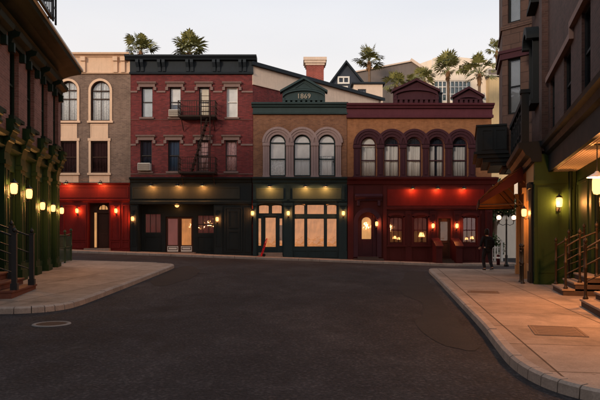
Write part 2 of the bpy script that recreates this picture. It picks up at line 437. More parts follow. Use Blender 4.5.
def wall_holes(mb, x0, x1, z0, z1, y0, y1, holes):
    """solid wall with real openings; a hole is (x0, x1, z0, z1[, arch rise])"""
    holes = [tuple(h) + (0,)*(5-len(h)) for h in holes]
    zs = sorted({z0, z1} | {max(z0, min(z1, z)) for h in holes for z in h[2:4]})
    for a, b in zip(zs, zs[1:]):
        if b - a < 1e-5: continue
        mid = (a+b)/2
        cuts = sorted((max(x0, h[0]), min(x1, h[1])) for h in holes if h[2] < mid < h[3])
        x = x0
        for p, q in cuts:
            if p - x > 1e-5: mb.box(x, p, y0, y1, a, b)
            x = max(x, q)
        if x1 - x > 1e-5: mb.box(x, x1, y0, y1, a, b)
    for h in holes:
        if h[4]:
            pts = arc(h[0], h[1], h[3]-h[4], h[4], 16)
            mb.prism([(h[0], h[3])] + pts[:9], y0, y1)
            mb.prism(pts[8:] + [(h[1], h[3])], y0, y1)
def curtain_sheet(x0, x1, z0, z1, y, amp=.025, waves=9):
    waves *= rnd.uniform(.6, 1.25); amp *= rnd.uniform(.7, 1.5); ph = rnd.uniform(0, 6)
    mb = MB(); n = max(8, int(waves*6)); v = []
    for i in range(n+1):
        x = x0 + (x1-x0)*i/n; yy = y + amp*math.sin(waves*2*PI*i/n+ph) + amp*.6*math.sin(waves*2.9*i/n+ph*2)
        v += [(x, yy, z0), (x, yy, z1), (x, yy+.012, z0), (x, yy+.012, z1)]
    f = []
    for i in range(n):
        a, b = i*4, i*4+4
        f += [(a, b, b+1, a+1), (a+2, a+3, b+3, b+2), (a, a+2, b+2, b), (a+1, b+1, b+3, a+3)]
    f += [(0, 1, 3, 2), (n*4, n*4+2, n*4+3, n*4+1)]
    return mb.add(v, f, True)
def window(par, x0, x1, z0, z1, rise=0, yf=0.0, frame='white', fw=.055, rail=.5, vm=0, recess=.07, name='window',
           cover=None, glass='glass', bars=0, fan_bar=False, label=None):
    """sash window in an opening: frame, pane, and what hangs behind it; cover = list of (kind, material, x0, x1, z0, z1) in 0..1"""
    mb = MB(); ya, yb = yf+recess, yf+recess+.09
    zs = z1 - rise
    mb.box(x0, x0+fw, ya, yb, z0, zs); mb.box(x1-fw, x1, ya, yb, z0, zs)
    mb.box(x0+fw, x1-fw, ya, yb, z0, z0+fw*1.4)
    if rise:
        band(mb, arc(x0, x1, zs, rise), arc(x0+fw, x1-fw, zs, rise-fw), ya, yb)
        if fan_bar: mb.box(x0+fw, x1-fw, ya+.005, yb-.005, zs-fw*.5, zs+fw*.5)
    else: mb.box(x0+fw, x1-fw, ya, yb, z1-fw, z1)
    if rail:
        zr = z0 + (z1-z0)*rail; mb.box(x0+fw, x1-fw, ya+.012, yb-.008, zr-fw*.5, zr+fw*.5)
    for k in range(vm):
        xm = x0 + (x1-x0)*(k+1)/(vm+1); mb.box(xm-fw*.28, xm+fw*.28, ya+.022, yb-.02, z0+fw, (z1-fw*.6) if not rise else z1-fw*.7)
    for k in range(bars):
        zm = z0 + (z1-rise-z0)*(k+1)/(bars+1); mb.box(x0+fw, x1-fw, ya+.025, yb-.022, zm-fw*.25, zm+fw*.25)
    w = mb.build(name, frame, par)
    if label: w['label'] = label
    g = MB(); yg = ya + .05
    if rise:
        g.prism([(x0+fw*.5, z0+fw*.5)] + arc(x0+fw*.5, x1-fw*.5, zs, rise-fw*.5) + [(x1-fw*.5, z0+fw*.5)], yg, yg+.006)
    else: g.box(x0+fw*.5, x1-fw*.5, yg, yg+.006, z0+fw*.5, z1-fw*.5)
    g.build('pane', glass, w)
    for k, (kind, mat, a, b, c, d) in enumerate(cover or []):
        X0, X1 = x0+(x1-x0)*a, x0+(x1-x0)*b; Z0, Z1 = z0+(z1-z0)*c, z0+(z1-z0)*d
        yy = yb + .03 + .05*k
        if kind == 'curtain': curtain_sheet(X0, X1, Z0, Z1, yy+.026, .022, max(3, (X1-X0)*9)).build('curtain', mat, w)
        else: MB().box(X0, X1, yy, yy+.012, Z0, Z1).build('blind', mat, w)
    return w
def panel_frame(mb, x0, x1, z0, z1, y, w=.06, t=.03):
    """raised moulding round a panel; y is the face it stands on"""
    mb.box(x0, x0+w, y-t, y, z0, z1); mb.box(x1-w, x1, y-t, y, z0, z1)
    mb.box(x0+w, x1-w, y-t, y, z0, z0+w); mb.box(x0+w, x1-w, y-t, y, z1-w, z1)
def shell(mb, x0, x1, y0, y1, z0, z1, t=.2, front=False):
    """hollow body behind a front wall"""
    mb.box(x0, x0+t, y0, y1, z0, z1); mb.box(x1-t, x1, y0, y1, z0, z1)
    mb.box(x0+t, x1-t, y1-t, y1, z0, z1); mb.box(x0+t, x1-t, y0, y1-t, z1-t, z1)
def door(par, x0, x1, z0, z1, y, mat, glass=None, lit=None, name='door', handle='brass', glass_rect=(.2,.8,.3,.92), arch=False, kick=False):
    """door leaf with a real opening for its pane, panels and a knob"""
    mb = MB(); w, h = x1-x0, z1-z0
    gx0, gx1, gz0, gz1 = x0+w*glass_rect[0], x0+w*glass_rect[1], z0+h*glass_rect[2], z0+h*glass_rect[3]
    rise = (gx1-gx0)/2*.9 if arch else 0
    wall_holes(mb, x0, x1, z0, z1, y, y+.05, [(gx0, gx1, gz0, gz1, rise)] if glass else [])
    panel_frame(mb, x0+w*.15, x1-w*.15, z0+h*.06, (gz0-h*.05) if glass else z0+h*.42, y, .04, .015)
    if not glass: panel_frame(mb, x0+w*.15, x1-w*.15, z0+h*.48, z1-h*.06, y, .04, .015)
    d = mb.build(name, mat, par)
    if glass: MB().box(gx0-.01, gx1+.01, y+.022, y+.028, gz0-.01, gz1+.01).build('pane', glass, d)
    if lit: MB().box(gx0-.03, gx1+.03, y+.12, y+.135, gz0-.03, gz1+.03).build('blind', lit, d)
    if kick: MB().box(x0+w*.1, x1-w*.1, y-.012, y, z0+h*.015, z0+h*.17).build('kick_plate', 'offwhite', d)
    hb = MB(); hx = x1-w*.09; hz = z0+h*.45
    hb.tube([(hx, y, hz), (hx, y-.05, hz)], .012); hb.lathe([(0,-.03),(.022,-.022),(.03,0),(.022,.022),(0,.03)], (hx, y-.06, hz), 10)
    hb.build('door_knob', handle, d)
    return d

# ---------------------------------------------------------------- ground, pavements, kerbs
def make_road():
    xs = [-220,-150,-100,-60,-45,-36,-30] + [x*1.0 for x in range(-29, 10)] + [8.3,12,16,22,30,45,70,110,160,220]
    ys = [-120,-60,-30,-12,0,5,8] + [9+i*.75 for i in range(33)] + [34,36,40,46,55,70,100,150,260,420]
    xs = sorted(set(xs)); v = []; f = []
    for y in ys:
        for x in xs: v.append((x, y, gz(x, y)))
    n = len(xs)
    for j in range(len(ys)-1):
        for i in range(n-1): f.append((j*n+i, j*n+i+1, (j+1)*n+i+1, (j+1)*n+i))
    structure(MB().add(v, f, True).build('road', 'asphalt', None, loc=(0,0,0)))
make_road()
def smooth_line(pts, it=2, closed=False):
    for _ in range(it):
        q = [pts[0]]
        for a, b in zip(pts, pts[1:]):
            if math.dist(a, b) > 6: q += [tuple(a[i]*.97+b[i]*.03 for i in (0,1)), tuple(a[i]*.03+b[i]*.97 for i in (0,1))]
            else: q += [tuple(a[i]*.75+b[i]*.25 for i in (0,1)), tuple(a[i]*.25+b[i]*.75 for i in (0,1))]
        pts = q + [pts[-1]]
    return pts
def densify(pts, step=.6):
    out = [pts[0]]
    for a, b in zip(pts, pts[1:]):
        n = max(1, int(math.dist(a, b)/step))
        for k in range(1, n+1): out.append((a[0]+(b[0]-a[0])*k/n, a[1]+(b[1]-a[1])*k/n))
    return out
def offset(pts, d):
    """shift an open line to its left by d"""
    out = []
    for i, p in enumerate(pts):
        a, b = pts[max(0, i-1)], pts[min(len(pts)-1, i+1)]
        t = Vector((b[0]-a[0], b[1]-a[1])).normalized()
        out.append((p[0]-t.y*d, p[1]+t.x*d))
    return out
def pavement(kerb, back, side=1):
    """kerb: line along the road; back: the points that close the slab behind it"""
    kerb = densify(smooth_line(kerb)); inner = offset(kerb, .17*side)
    low = offset(kerb, .03*side)
    n = len(kerb); km = MB(); rk = random.Random(n)
    for i in range(0, n-1, 2):          # one kerb stone after another, with open joints
        e = min(n-1, i+2); ids = list(range(i, e+1)); v = []; f = []; dz = rk.uniform(-.006, .006)
        for j, q in enumerate(ids):
            g = .008 if j == 0 else (-.008 if j == len(ids)-1 else 0)
            o_ = ids[min(j+1, len(ids)-1)]; p_ = ids[max(j-1, 0)]
            t = Vector((kerb[o_][0]-kerb[p_][0], kerb[o_][1]-kerb[p_][1])).normalized()*g
            a_, lw, b_ = [(w[0]+t.x, w[1]+t.y) for w in (kerb[q], low[q], inner[q])]
            za, zb = gz(*a_)+dz, gz(*b_)+dz
            v += [(a_[0], a_[1], za-.25), (lw[0]*.9+a_[0]*.1, lw[1]*.9+a_[1]*.1, za+KH-.022), (lw[0]*.75+b_[0]*.25, lw[1]*.75+b_[1]*.25, za+KH+.004), (b_[0], b_[1], zb+KH+.004), (b_[0], b_[1], zb-.25)]
        for j in range(len(ids)-1):
            for k in range(4): f.append((j*5+k, j*5+5+k, j*5+6+k, j*5+1+k))
        f += [(0,1,2,3,4), tuple((len(ids)-1)*5+k for k in (4,3,2,1,0))]
        km.add(v, f)
    structure(km.build('kerb', 'kerb', None, loc=(0,0,0)))
    outline = inner + back
    m = len(outline)
    xs = [p[0] for p in outline]; ys = [p[1] for p in outline]
    pts = [Vector(p) for p in outline]
    def inside(x, y):
        c = False
        for i in range(m):
            (ax, ay), (bx, by) = outline[i], outline[(i+1) % m]
            if (ay > y) != (by > y) and x < (bx-ax)*(y-ay)/(by-ay)+ax: c = not c
        return c
    y = min(ys)+.5
    while y < max(ys):
        x = min(xs)+.5
        while x < max(xs):
            if inside(x, y) and min(math.dist((x, y), p) for p in outline) > .3: pts.append(Vector((x, y)))
            x += 1.0
        y += 1.0
    vv, _e, ff, *_ = delaunay_2d_cdt(pts, [(i, (i+1) % m) for i in range(m)], [], 1, 1e-4)
    structure(MB().add([(p.x, p.y, gz(p.x, p.y)+KH) for p in vv], [tuple(t) for t in ff]).build('pavement', 'concrete', None, loc=(0,0,0)))
# right pavement: straight kerb, rounded at both ends
pavement([(20,27.6),(9,27.5),(6.9,27.4),(6.05,27.0),(5.72,26.2),(5.0,21.6),(4.0,15.4),(3.18,10.3),(2.72,8.0),(2.58,7.2),(2.54,6.5),(2.64,5.95),(2.95,5.5),(3.8,5.0),(6,4.75),(20,4.6)],
         [(20,20)], 1)
# left pavement
pavement([(-30,11.9),(-9,11.9),(-6.2,12.0),(-5.5,12.2),(-5.2,12.55),(-5.02,13.1),(-5.06,14.9),(-5.16,21.5),(-5.2,24.0),(-5.3,24.8),(-5.8,25.25),(-6.8,25.5),(-30,25.6)],
         [(-30,18)], 1)
# pavement along the far row
pavement([(-34,33.0),(-10,33.0),(5,33.0),(11.2,33.0),(12.2,33.25),(12.75,33.9),(12.8,35),(12.8,47)], [(-34,47)], 1)

# old tarmac repairs: thin sheets laid over the road
def road_patch(pts, name='road_patch'):
    rp = random.Random(len(pts)*17+3)
    pts = densify(smooth_line(pts+[pts[0]], 2), .35)[:-1]
    pts = [(x+rp.gauss(0,.03), y+rp.gauss(0,.03)) for x, y in pts]
    m = len(pts)
    def inside(x, y):
        c = False
        for i in range(m):
            (ax, ay), (bx, by) = pts[i], pts[(i+1) % m]
            if (ay > y) != (by > y) and x < (bx-ax)*(y-ay)/(by-ay)+ax: c = not c
        return c
    P = [Vector(p) for p in pts]; y = min(p[1] for p in pts)+.4
    while y < max(p[1] for p in pts):
        x = min(p[0] for p in pts)+.4
        while x < max(p[0] for p in pts):
            if inside(x, y) and min(math.dist((x, y), p) for p in pts) > .25: P.append(Vector((x, y)))
            x += .8
        y += .8
    vv, _e, ff, *_ = delaunay_2d_cdt(P, [(i, (i+1) % m) for i in range(m)], [], 1, 1e-4)
    structure(MB().add([(p.x, p.y, gz(p.x, p.y)+.005) for p in vv], [tuple(t) for t in ff]).build(name, 'asphalt_repair', None, loc=(0,0,0)))
road_patch([(5.5,26),(4.7,21.6),(3.7,15.4),(2.95,10.6),(2.5,8.0),(2.1,8.6),(2.0,10.6),(2.55,12.2),(3.0,13.6),(2.8,16.5),(3.3,19.5),(3.9,22),(4.6,25.6)])
road_patch([(-4.9,19),(-4.1,17),(-3.7,21),(-4.3,25),(-5.1,26),(-5.2,23)])
# ================================================================ the far row
PXM = 16.657
def FX(px): return (px-300)/PXM
def FZ(py): return 1.6+(238-py)/PXM
FY = 35.0
class Row:
    """elevation of one front of the far row, measured in metres from its left foot"""
    def __init__(s, name, px0, px1, label, depth):
        s.px0 = px0; s.zb = gz(FX((px0+px1)/2), FY)+KH
        s.root = empty(name, (FX(px0), FY, s.zb), 0, label, 'building', 'fronts along the far side of the street'); s.w = (px1-px0)/PXM
    def x(s, px): return (px-s.px0)/PXM
    def z(s, py): return FZ(py)-s.zb
    def r(s, a, b, t, u): return (s.x(a), s.x(b), s.z(u), s.z(t))
    def hole(s, a, b, t, u, rise=0): return s.r(a, b, t, u)+(rise,)
    def box(s, mb, a, b, t, u, y0, y1):
        q = s.r(a, b, t, u); return mb.box(q[0], q[1], y0, y1, q[2], q[3])
    def wpos(s, px, y, py): return (FX(px), FY+y, FZ(py))

# ---------------------------------------------------------------- tan front
T = Row('tan_brick_building', 20, 130.6, 'grey brown brick front with cream arched windows above a red shopfront', 9)
UPW = [(28.5,46),(59.5,77.3),(91,110)]; LOW = [(28.5,46),(60.5,77),(91,108)]
mb = MB()
wall_holes(mb, 0, T.w, T.z(184), T.z(74), 0, .3,
           [T.hole(a, b, 81, 121, (b-a)/2/PXM) for a, b in UPW] + [T.hole(a, b, 141, 173) for a, b in LOW])
mb.build('front_wall', 'brick_tan', T.root)
mb = MB(); shell(mb, .001, T.w-.001, .3, 9, -.6, T.z(58)); mb.build('body', 'roof_tar', T.root)
mb = MB()
zt = T.z(54); zf = T.z(74)
mb.box(0, T.w, -.07, .25, zf, zt-.22)
mb.profile([(0,zt-.22),(-.12,zt-.22),(-.16,zt-.17),(-.3,zt-.1),(-.36,zt-.1),(-.38,zt),(0.3,zt),(.3,zt-.22)], 0, T.w)
mb.profile([(0,zf+.001),(-.1,zf+.001),(-.13,zf+.06),(-.07,zf+.1),(0,zf+.1)], 0, T.w)
for a in (24,50,56,82,114,121.5):
    q = (T.x(a), T.x(a+4.6)); mb.box(q[0], q[1], -.3, -.071, T.z(62), zt-.222); mb.box(q[0]+.02, q[1]-.02, -.2, -.071, T.z(73), T.z(62)-.001)
mb.build('cornice', 'cream', T.root)
for i, (a, b) in enumerate(UPW):
    x0, x1, z0, z1 = T.r(a, b, 81, 121); r = (x1-x0)/2
    w = window(T.root, x0, x1, z0, z1, r, 0, 'wood_dark', .06, .56, 1, bars=0, recess=.1, fan_bar=True,
               cover=[('curtain', 'curtain_pale', 0, 1, 0, .98)])
    m = MB(); t = .14
    band(m, arc(x0-t, x1+t, z1-r, r+t, 18), arc(x0, x1, z1-r, r, 18), -.06, .05)
    m.box(x0-t, x0, -.06, .05, z0, z1-r); m.box(x1, x1+t, -.06, .05, z0, z1-r); m.build('window_surround', 'cream', w)
    MB().box(x0-t-.06, x1+t+.06, -.12, .08, z0-.12, z0-.001).build('sill', 'cream', w)
for i, ((a, b), (c, d)) in enumerate(zip(LOW, UPW)):
    x0, x1, z0, z1 = T.r(a, b, 141, 173)
    w = window(T.root, x0, x1, z0, z1, 0, 0, 'wood_dark', .06, .5, 0, cover=[('curtain', 'curtain_maroon', 0, 1, 0, 1)])
    m = MB(); t = .13
    m.box(x0-t, x0, -.06, .05, z0, z1); m.box(x1, x1+t, -.06, .05, z0, z1); m.box(x0-t-.04, x1+t+.04, -.08, .05, z1+.001, z1+.16)
    m.build('window_surround', 'cream', w)
    MB().box(x0-t-.06, x1+t+.06, -.12, .08, z0-.13, z0-.001).build('sill', 'cream', w)
    m = MB(); m.box(x0-.02, x1+.02, -.035, -.002, T.z(138.5), T.z(124)); panel_frame(m, x0-.02, x1+.02, T.z(138.5), T.z(124), -.035, .06, .02)
    m.build('spandrel_panel', 'cream', T.root)
    MB().box(x0-.1, x1+.1, -.03, -.002, T.z(182.5), T.z(175.6)).build('spandrel_panel', 'cream', T.root)
# red shopfront below
DX = (88.5, 109.8)
mb = MB()
wall_holes(mb, 0, T.w, -.6, T.z(184)-.002, -.14, .3, [(T.x(DX[0]), T.x(DX[1]), -.02, T.z(203)), T.hole(30,55,207,236)])
mb.profile([(-.14,T.z(185)),(-.3,T.z(185)+.04),(-.32,T.z(183.6)),(-.1,T.z(182.8)),(-.001,T.z(182.8)),(-.001,T.z(185))], 0, T.w)
mb.profile([(-.14,T.z(202)),(-.22,T.z(201.5)),(-.24,T.z(200)),(-.14,T.z(199.2))], 0, T.w)
for a, b in ((57,60.5),(64,87),(111.2,121),(122.6,130)):
    panel_frame(mb, T.x(a), T.x(b), T.z(240), T.z(205), -.14, .07, .035); panel_frame(mb, T.x(a), T.x(b), T.z(248), T.z(241), -.14, .05, .03)
panel_frame(mb, T.x(22), T.x(129), T.z(198), T.z(187), -.14, .06, .03)
mb.build('shopfront', 'red_paint', T.root)
window(T.root, *T.r(30,55,207,236), 0, -.14, 'red_dark', .06, 0, 2, cover=[('blind','lit_dim',0,1,0,1)], name='shop_window')
mb = MB(); x0, x1 = T.x(DX[0]), T.x(DX[1])
wall_holes(mb, x0, x1, -.02, T.z(203), .301, .5, [T.hole(91.5,95,212,248), T.hole(96.2,108.2,213,249.2), T.hole(96,106.5,204,210.2,.3)])
mb.build('door_surround', 'wood_dark', T.root)
window(T.root, *T.r(91.5,95,212,248), 0, .3, 'wood_dark', .02, 0, 0, recess=.06, cover=[('blind','lit_amber',0,1,0,1)], name='sidelight')
window(T.root, *T.r(96,106.5,204,210.2), .3, .3, 'wood_dark', .04, 0, 2, recess=.06, cover=[('blind','lit_amber',0,1,0,1)], name='fanlight')
door(T.root, T.x(96.2), T.x(108.2), T.z(249.2), T.z(213), .38, 'wood_dark')
MB().box(x0-.1, x1+.1, -.5, -.142, -.2, .07).build('door_step', 'step_top', T.root)

# ---------------------------------------------------------------- red brick building
R = Row('red_brick_building', 130.8, 252.8, 'three storey red brick building with a dark cornice and fire escape front', 9)
C1 = [(141.5,152.6),(169.7,180.8),(199,209.2),(226.5,237.6)]; C2 = [(140.2,151.7),(168,179.5),(197.3,208.5),(225.6,236.8)]
mb = MB()
wall_holes(mb, 0, R.w, R.z(178), R.z(74), 0, .3, [R.hole(a,b,87.2,117.4) for a,b in C1]+[R.hole(a,b,140.3,171.5) for a,b in C2])
mb.build('front_wall', 'brick_red', R.root)
# body is a wedge: the right flank runs back at 45 degrees
K = 9.05; ztop = R.z(61)
mb = MB()
mb.box(.001, .2, .3, 8.9, -.6, ztop-.3); mb.box(.2, R.w+8.8, 8.7, 8.9, -.6, ztop-.3)
mb.prism([(.2,.3),(R.w-.3,.3),(R.w+8.1,8.7),(.2,8.7)], ztop-.5, ztop-.3, 'z')
mb.prism([(.2,.302),(R.w-.3,.302),(R.w+8.1,8.7),(.2,8.7)], R.z(180), R.z(178)-.03, 'z')
mb.build('body', 'roof_tar', R.root)
fl = lambda x, y: (R.w+x, y)
mb = MB(); mb.prism([(R.w-.3,.301),(R.w-.001,.001),(R.w+8.9,8.9),(R.w+8.5,8.9)], -.6, ztop-1.32, 'z')
mb.build('flank_wall', 'brick_red', R.root)
mb = MB(); mb.prism([(R.w-.32,.32),(R.w+.005,-.04),(R.w+8.95,8.9),(R.w+8.5,8.9)], ztop-1.318, ztop-.3, 'z')
mb.prism([(R.w-.3,.32),(R.w+.03,-.07),(R.w+8.99,8.9),(R.w+8.5,8.9)], ztop-1.42, ztop-1.319, 'z')
mb.build('flank_frieze', 'cream_dull', R.root)
mb = MB(); mb.prism([(R.w-.36,.36),(R.w+.03,-.3),(R.w+9.25,8.9),(R.w+8.5,8.9)], ztop-.298, ztop-.08, 'z')
mb.build('gutter', 'slate', R.root)
mb = MB(); zt = R.z(57); zf = R.z(74.5)
mb.box(-.03, R.w+.03, -.09, .28, zf, zt-.2)
mb.profile([(0,zt-.24),(-.3,zt-.24),(-.34,zt-.18),(-.46,zt-.1),(-.5,zt-.1),(-.52,zt),(.28,zt),(.28,zt-.24)], -.25, R.w+.25)
mb.profile([(-.09,zf+.001),(-.15,zf+.001),(-.18,zf+.09),(-.09,zf+.14)], -.05, R.w+.05)
for c in (138.5,143,160,164.5,188,192.5,214.5,219,240.5,245):
    x0, x1 = R.x(c-1.5), R.x(c+1.5)
    mb.prism([(-.091,R.z(72)),(-.16,R.z(72)),(-.2,R.z(68)),(-.4,R.z(64)),(-.4,zt-.242),(-.091,zt-.242)], x0, x1, 'x')
mb.build('cornice', 'slate', R.root)
MAN = {0:[('blind','blind_grey',0,1,0,1)], 1:[('blind','blind_white',0,1,.45,1),('curtain','curtain_blue',0,1,0,1)], 2:[('blind','blind_cream',0,1,0,1)], 3:[('blind','blind_white',0,1,0,1)]}
MAN2 = {0:[('curtain','curtain_navy',0,1,0,1)], 1:[('curtain','curtain_blue',0,1,0,1)], 2:[('curtain','curtain_lace',0,1,0,1)], 3:[('curtain','curtain_lace',0,1,0,1)]}
for row, zz, mm in ((C1,(87.2,117.4),MAN),(C2,(140.3,171.5),MAN2)):
    for i, (a, b) in enumerate(row):
        x0, x1, z0, z1 = R.r(a, b, *zz)
        w = window(R.root, x0, x1, z0, z1, 0, 0, 'iron' if i != 3 or row is C2 else 'white', .045, .52, 0, cover=mm[i], recess=.12)
        m = MB(); m.box(x0-.16, x1+.16, -.1, -.002, z1+.001, z1+.17)
        m.profile([(-.002,z1+.172),(-.12,z1+.172),(-.2,z1+.24),(-.2,z1+.29),(-.002,z1+.29)], x0-.24, x1+.24)
        m.box(x0-.24, x0-.08, -.12, -.002, z1-.2, z1); m.box(x1+.08, x1+.24, -.12, -.002, z1-.2, z1)
        m.build('hood', 'stone_grey', w)
        MB().box(x0-.1, x1+.1, -.12, .1, z0-.1, z0-.001).build('sill', 'stone_grey', w)
def courses(zpy, row, t):
    m = MB(); z = R.z(zpy); xs = [0] + [q for a, b in row for q in (R.x(a)-.245, R.x(b)+.245)] + [R.w]
    for a, b in zip(xs[::2], xs[1::2]): m.box(a, b, -.06, -.002, z-t, z)
    return m
courses(91, C1, .1).build('string_course', 'stone_grey', R.root); courses(144, C2, .1).build('string_course', 'stone_grey', R.root)
m = MB(); m.box(0, R.w, -.055, -.002, R.z(119.9), R.z(118.9)-.045); m.build('string_course', 'stone_grey', R.root)
m = MB(); m.box(0, R.w, -.055, -.002, R.z(174.3), R.z(173.3)-.03); m.build('string_course', 'stone_grey', R.root)
# dark shopfront
SP0, SP1 = 124, 252.3
mb = MB(); X0, X1 = R.x(131.0), R.x(251.9)
wall_holes(mb, X0, X1, -.6, R.z(178)-.003, -.16, .295, [(R.x(139), R.x(214), -.02, R.z(204.5))])
zc = R.z(178)
mb.profile([(-.16,zc-.3),(-.24,zc-.28),(-.28,zc-.16),(-.42,zc-.08),(-.44,zc),(-.1,zc+.05),(-.003,zc+.05),(-.003,zc-.3)], X0, X1)
mb.profile([(-.16,R.z(204.4)),(-.26,R.z(204.2)),(-.28,R.z(202)),(-.2,R.z(200.8)),(-.16,R.z(200.6))], X0, X1)
for a, b in ((132,138.2),(214.8,223)):
    mb.box(R.x(a), R.x(b), -.22, -.161, -.55, R.z(206)); panel_frame(mb, R.x(a)+.06, R.x(b)-.06, R.z(246), R.z(210), -.22, .05, .03)
panel_frame(mb, R.x(225), R.x(242.5), R.z(252), R.z(207.5), -.16, .07, .04)
panel_frame(mb, R.x(244), R.x(251.4), R.z(252), R.z(207.5), -.16, .06, .03)
mb.build('shopfront', 'black_green', R.root)
m = MB(); m.box(R.x(133), R.x(240), -.19, -.162, R.z(199), R.z(187)); panel_frame(m, R.x(133), R.x(240), R.z(199), R.z(187), -.19, .07, .03)
m.build('sign_board', 'black_panel', R.root)
m = MB(); m.box(R.x(227), R.x(240.5), -.185, -.162, R.z(250.5), R.z(209)); panel_frame(m, R.x(228.5), R.x(239), R.z(228), R.z(211), -.185, .05, .03); panel_frame(m, R.x(228.5), R.x(239), R.z(249), R.z(231), -.185, .05, .03)
m.build('panelled_door', 'black_green', R.root)
mb = MB()
wall_holes(mb, R.x(139)+.002, R.x(214)-.002, -.02, R.z(204.6), .55, .75, [R.hole(142,159,213,233.5), R.hole(163.5,191.5,216.5,252.5), R.hole(195.5,213,214.5,234)])
mb.box(R.x(139)-.1, R.x(139)+.001, .295, .75, -.02, R.z(204.6)); mb.box(R.x(214)-.001, R.x(214)+.1, .295, .75, -.02, R.z(204.6))
mb.box(R.x(139), R.x(214), .296, .75, R.z(204.6)+.002, R.z(204.6)+.1)
panel_frame(mb, R.x(142), R.x(159), R.z(251), R.z(236), .55, .06, .03); panel_frame(mb, R.x(195.5), R.x(213), R.z(251), R.z(236), .55, .06, .03)
mb.build('recessed_entrance', 'black_green', R.root)
window(R.root, *R.r(142,159,213,233.5), 0, .55, 'black_panel', .05, 0, 2, cover=[('curtain','lit_dim',0,1,0,1)], recess=.05, name='shop_window')
window(R.root, *R.r(195.5,213,214.5,234), 0, .55, 'black_panel', .05, .5, 2, cover=[('curtain','lit_dim',0,1,0,1)], recess=.05, name='shop_window')
door(R.root, R.x(163.7), R.x(177.4), R.z(252.4), R.z(216.7), .62, 'wood_dark', 'glass', 'lit_pink', glass_rect=(.14,.86,.20,.95), kick=True)
door(R.root, R.x(177.6), R.x(191.3), R.z(252.4), R.z(216.7), .62, 'wood_dark', 'glass', 'lit_peach', glass_rect=(.14,.86,.20,.95), kick=True)
MB().box(R.x(160), R.x(194.5), -.1, .549, -.3, R.z(252.6)).build('door_step', 'step_top', R.root)

# chimney, on the roof
cx, cy = 2.4*0+R.x(0)+0, 0
zr = ztop-.3
xa, xb = FX(0)*0 + (306.5-300)*39/583 - FX(130.8), (324.5-300)*39/583 - FX(130.8)
def zat(py, y): return 1.6+(238-py)*y/583
m = MB(); m.box(xa, xb, 5.2, 6.2, zr-.02, zat(62.5,39.6)-R.zb); ch = m.build('chimney', 'brick_chimney', R.root)
m = MB(); q = zat(62.5,39.6)-R.zb
for k, (e, h0, h1) in enumerate(((.06,0,.14),(.14,.142,.3),(.2,.302,.52))): m.box(xa-e, xb+e, 5.2-e, 6.2+e, q+h0+.001, q+h1)
m.build('chimney_cap', 'cream_dull', ch)

# ---------------------------------------------------------------- green shop dated 1869
G = Row('green_shop_building', 253.2, 346.8, 'two storey brown brick shop with a slate green gabled parapet reading 1869', 9)
W3 = [(269.6,285.8),(293.8,310.8),(318.6,335.4)]
mb = MB(); wall_holes(mb, 0, G.w, G.z(178), G.z(114.5), 0, .3, [G.hole(a,b,134.5,176.5,(b-a)/2/PXM) for a,b in W3]); mb.build('front_wall', 'brick_brown', G.root)
mb = MB(); mb.box(.001,.2,.3,1.2,-.6,G.z(108)); mb.box(G.w-.2,G.w-.001,.3,8.5,-.6,G.z(108))
mb.prism([(.2,.3),(G.w-.2,.3),(G.w-.2,5.0),(.2,.55)], G.z(110), G.z(108), 'z')
mb.prism([(.2,.301),(G.w-.2,.301),(G.w-.2,5.0),(.2,.55)], G.z(180), G.z(178)-.03, 'z'); mb.build('body', 'roof_tar', G.root)
mb = MB(); zt = G.z(103.5); zf = G.z(114.5)
mb.box(-.02, G.w+.02, -.08, .25, zf, zt-.2)
mb.profile([(-.02,zt-.26),(-.2,zt-.24),(-.26,zt-.14),(-.38,zt-.1),(-.4,zt),(.25,zt),(.25,zt-.26)], -.08, G.w+.06)
mb.profile([(-.08,zf+.001),(-.16,zf+.001),(-.18,zf+.07),(-.08,zf+.1)], -.03, G.w+.03)
mb.build('cornice', 'slate_green', G.root)
mb = MB(); a, b, ap = G.x(282.5), G.x(325), G.x(303.8)
mb.prism([(a,zt+.001),(b,zt+.001),(b,G.z(92.3)),(ap,G.z(79.5)),(a,G.z(92.3))], -.12, .22)
def rake(m, p, q, y0, y1, h):
    (x0, z0), (x1, z1) = p, q; m.prism([(x0,z0),(x1,z1),(x1,z1+h),(x0,z0+h)], y0, y1)
rake(mb, (a-.14,G.z(93.4)), (ap,G.z(80.1)), -.32, .26, .13); rake(mb, (ap,G.z(80.1)), (b+.14,G.z(93.4)), -.32, .26, .13)
band(mb, arc(a+.02, b-.02, G.z(98.5), .42, 20), arc(a+.02, b-.02, G.z(97), .42, 20), -.26, -.121)
band(mb, arc(a+.02, b-.02, G.z(96.4), .42, 20), arc(a+.02, b-.02, G.z(95.6), .42, 20), -.2, -.121)
mb.box(a, a+.13, -.2, -.121, zt+.002, G.z(98.5)); mb.box(b-.13, b, -.2, -.121, zt+.002, G.z(98.5))
panel = [(a+.55,G.z(91.2)),(b-.55,G.z(91.2)),(ap,G.z(83.2))]
rake(mb, panel[0], panel[2], -.17, -.121, .06); rake(mb, panel[2], panel[1], -.17, -.121, .06)
for k in range(9):
    x = a+.09+k*(b-a-.18)/8; mb.box(x-.085, x+.085, -.30, -.121, zt+.02, zt+.125)
mb.box(a, b, -.32, -.121, zt+.126, zt+.16)
gab = mb.build('gable_parapet', 'slate_green', G.root)
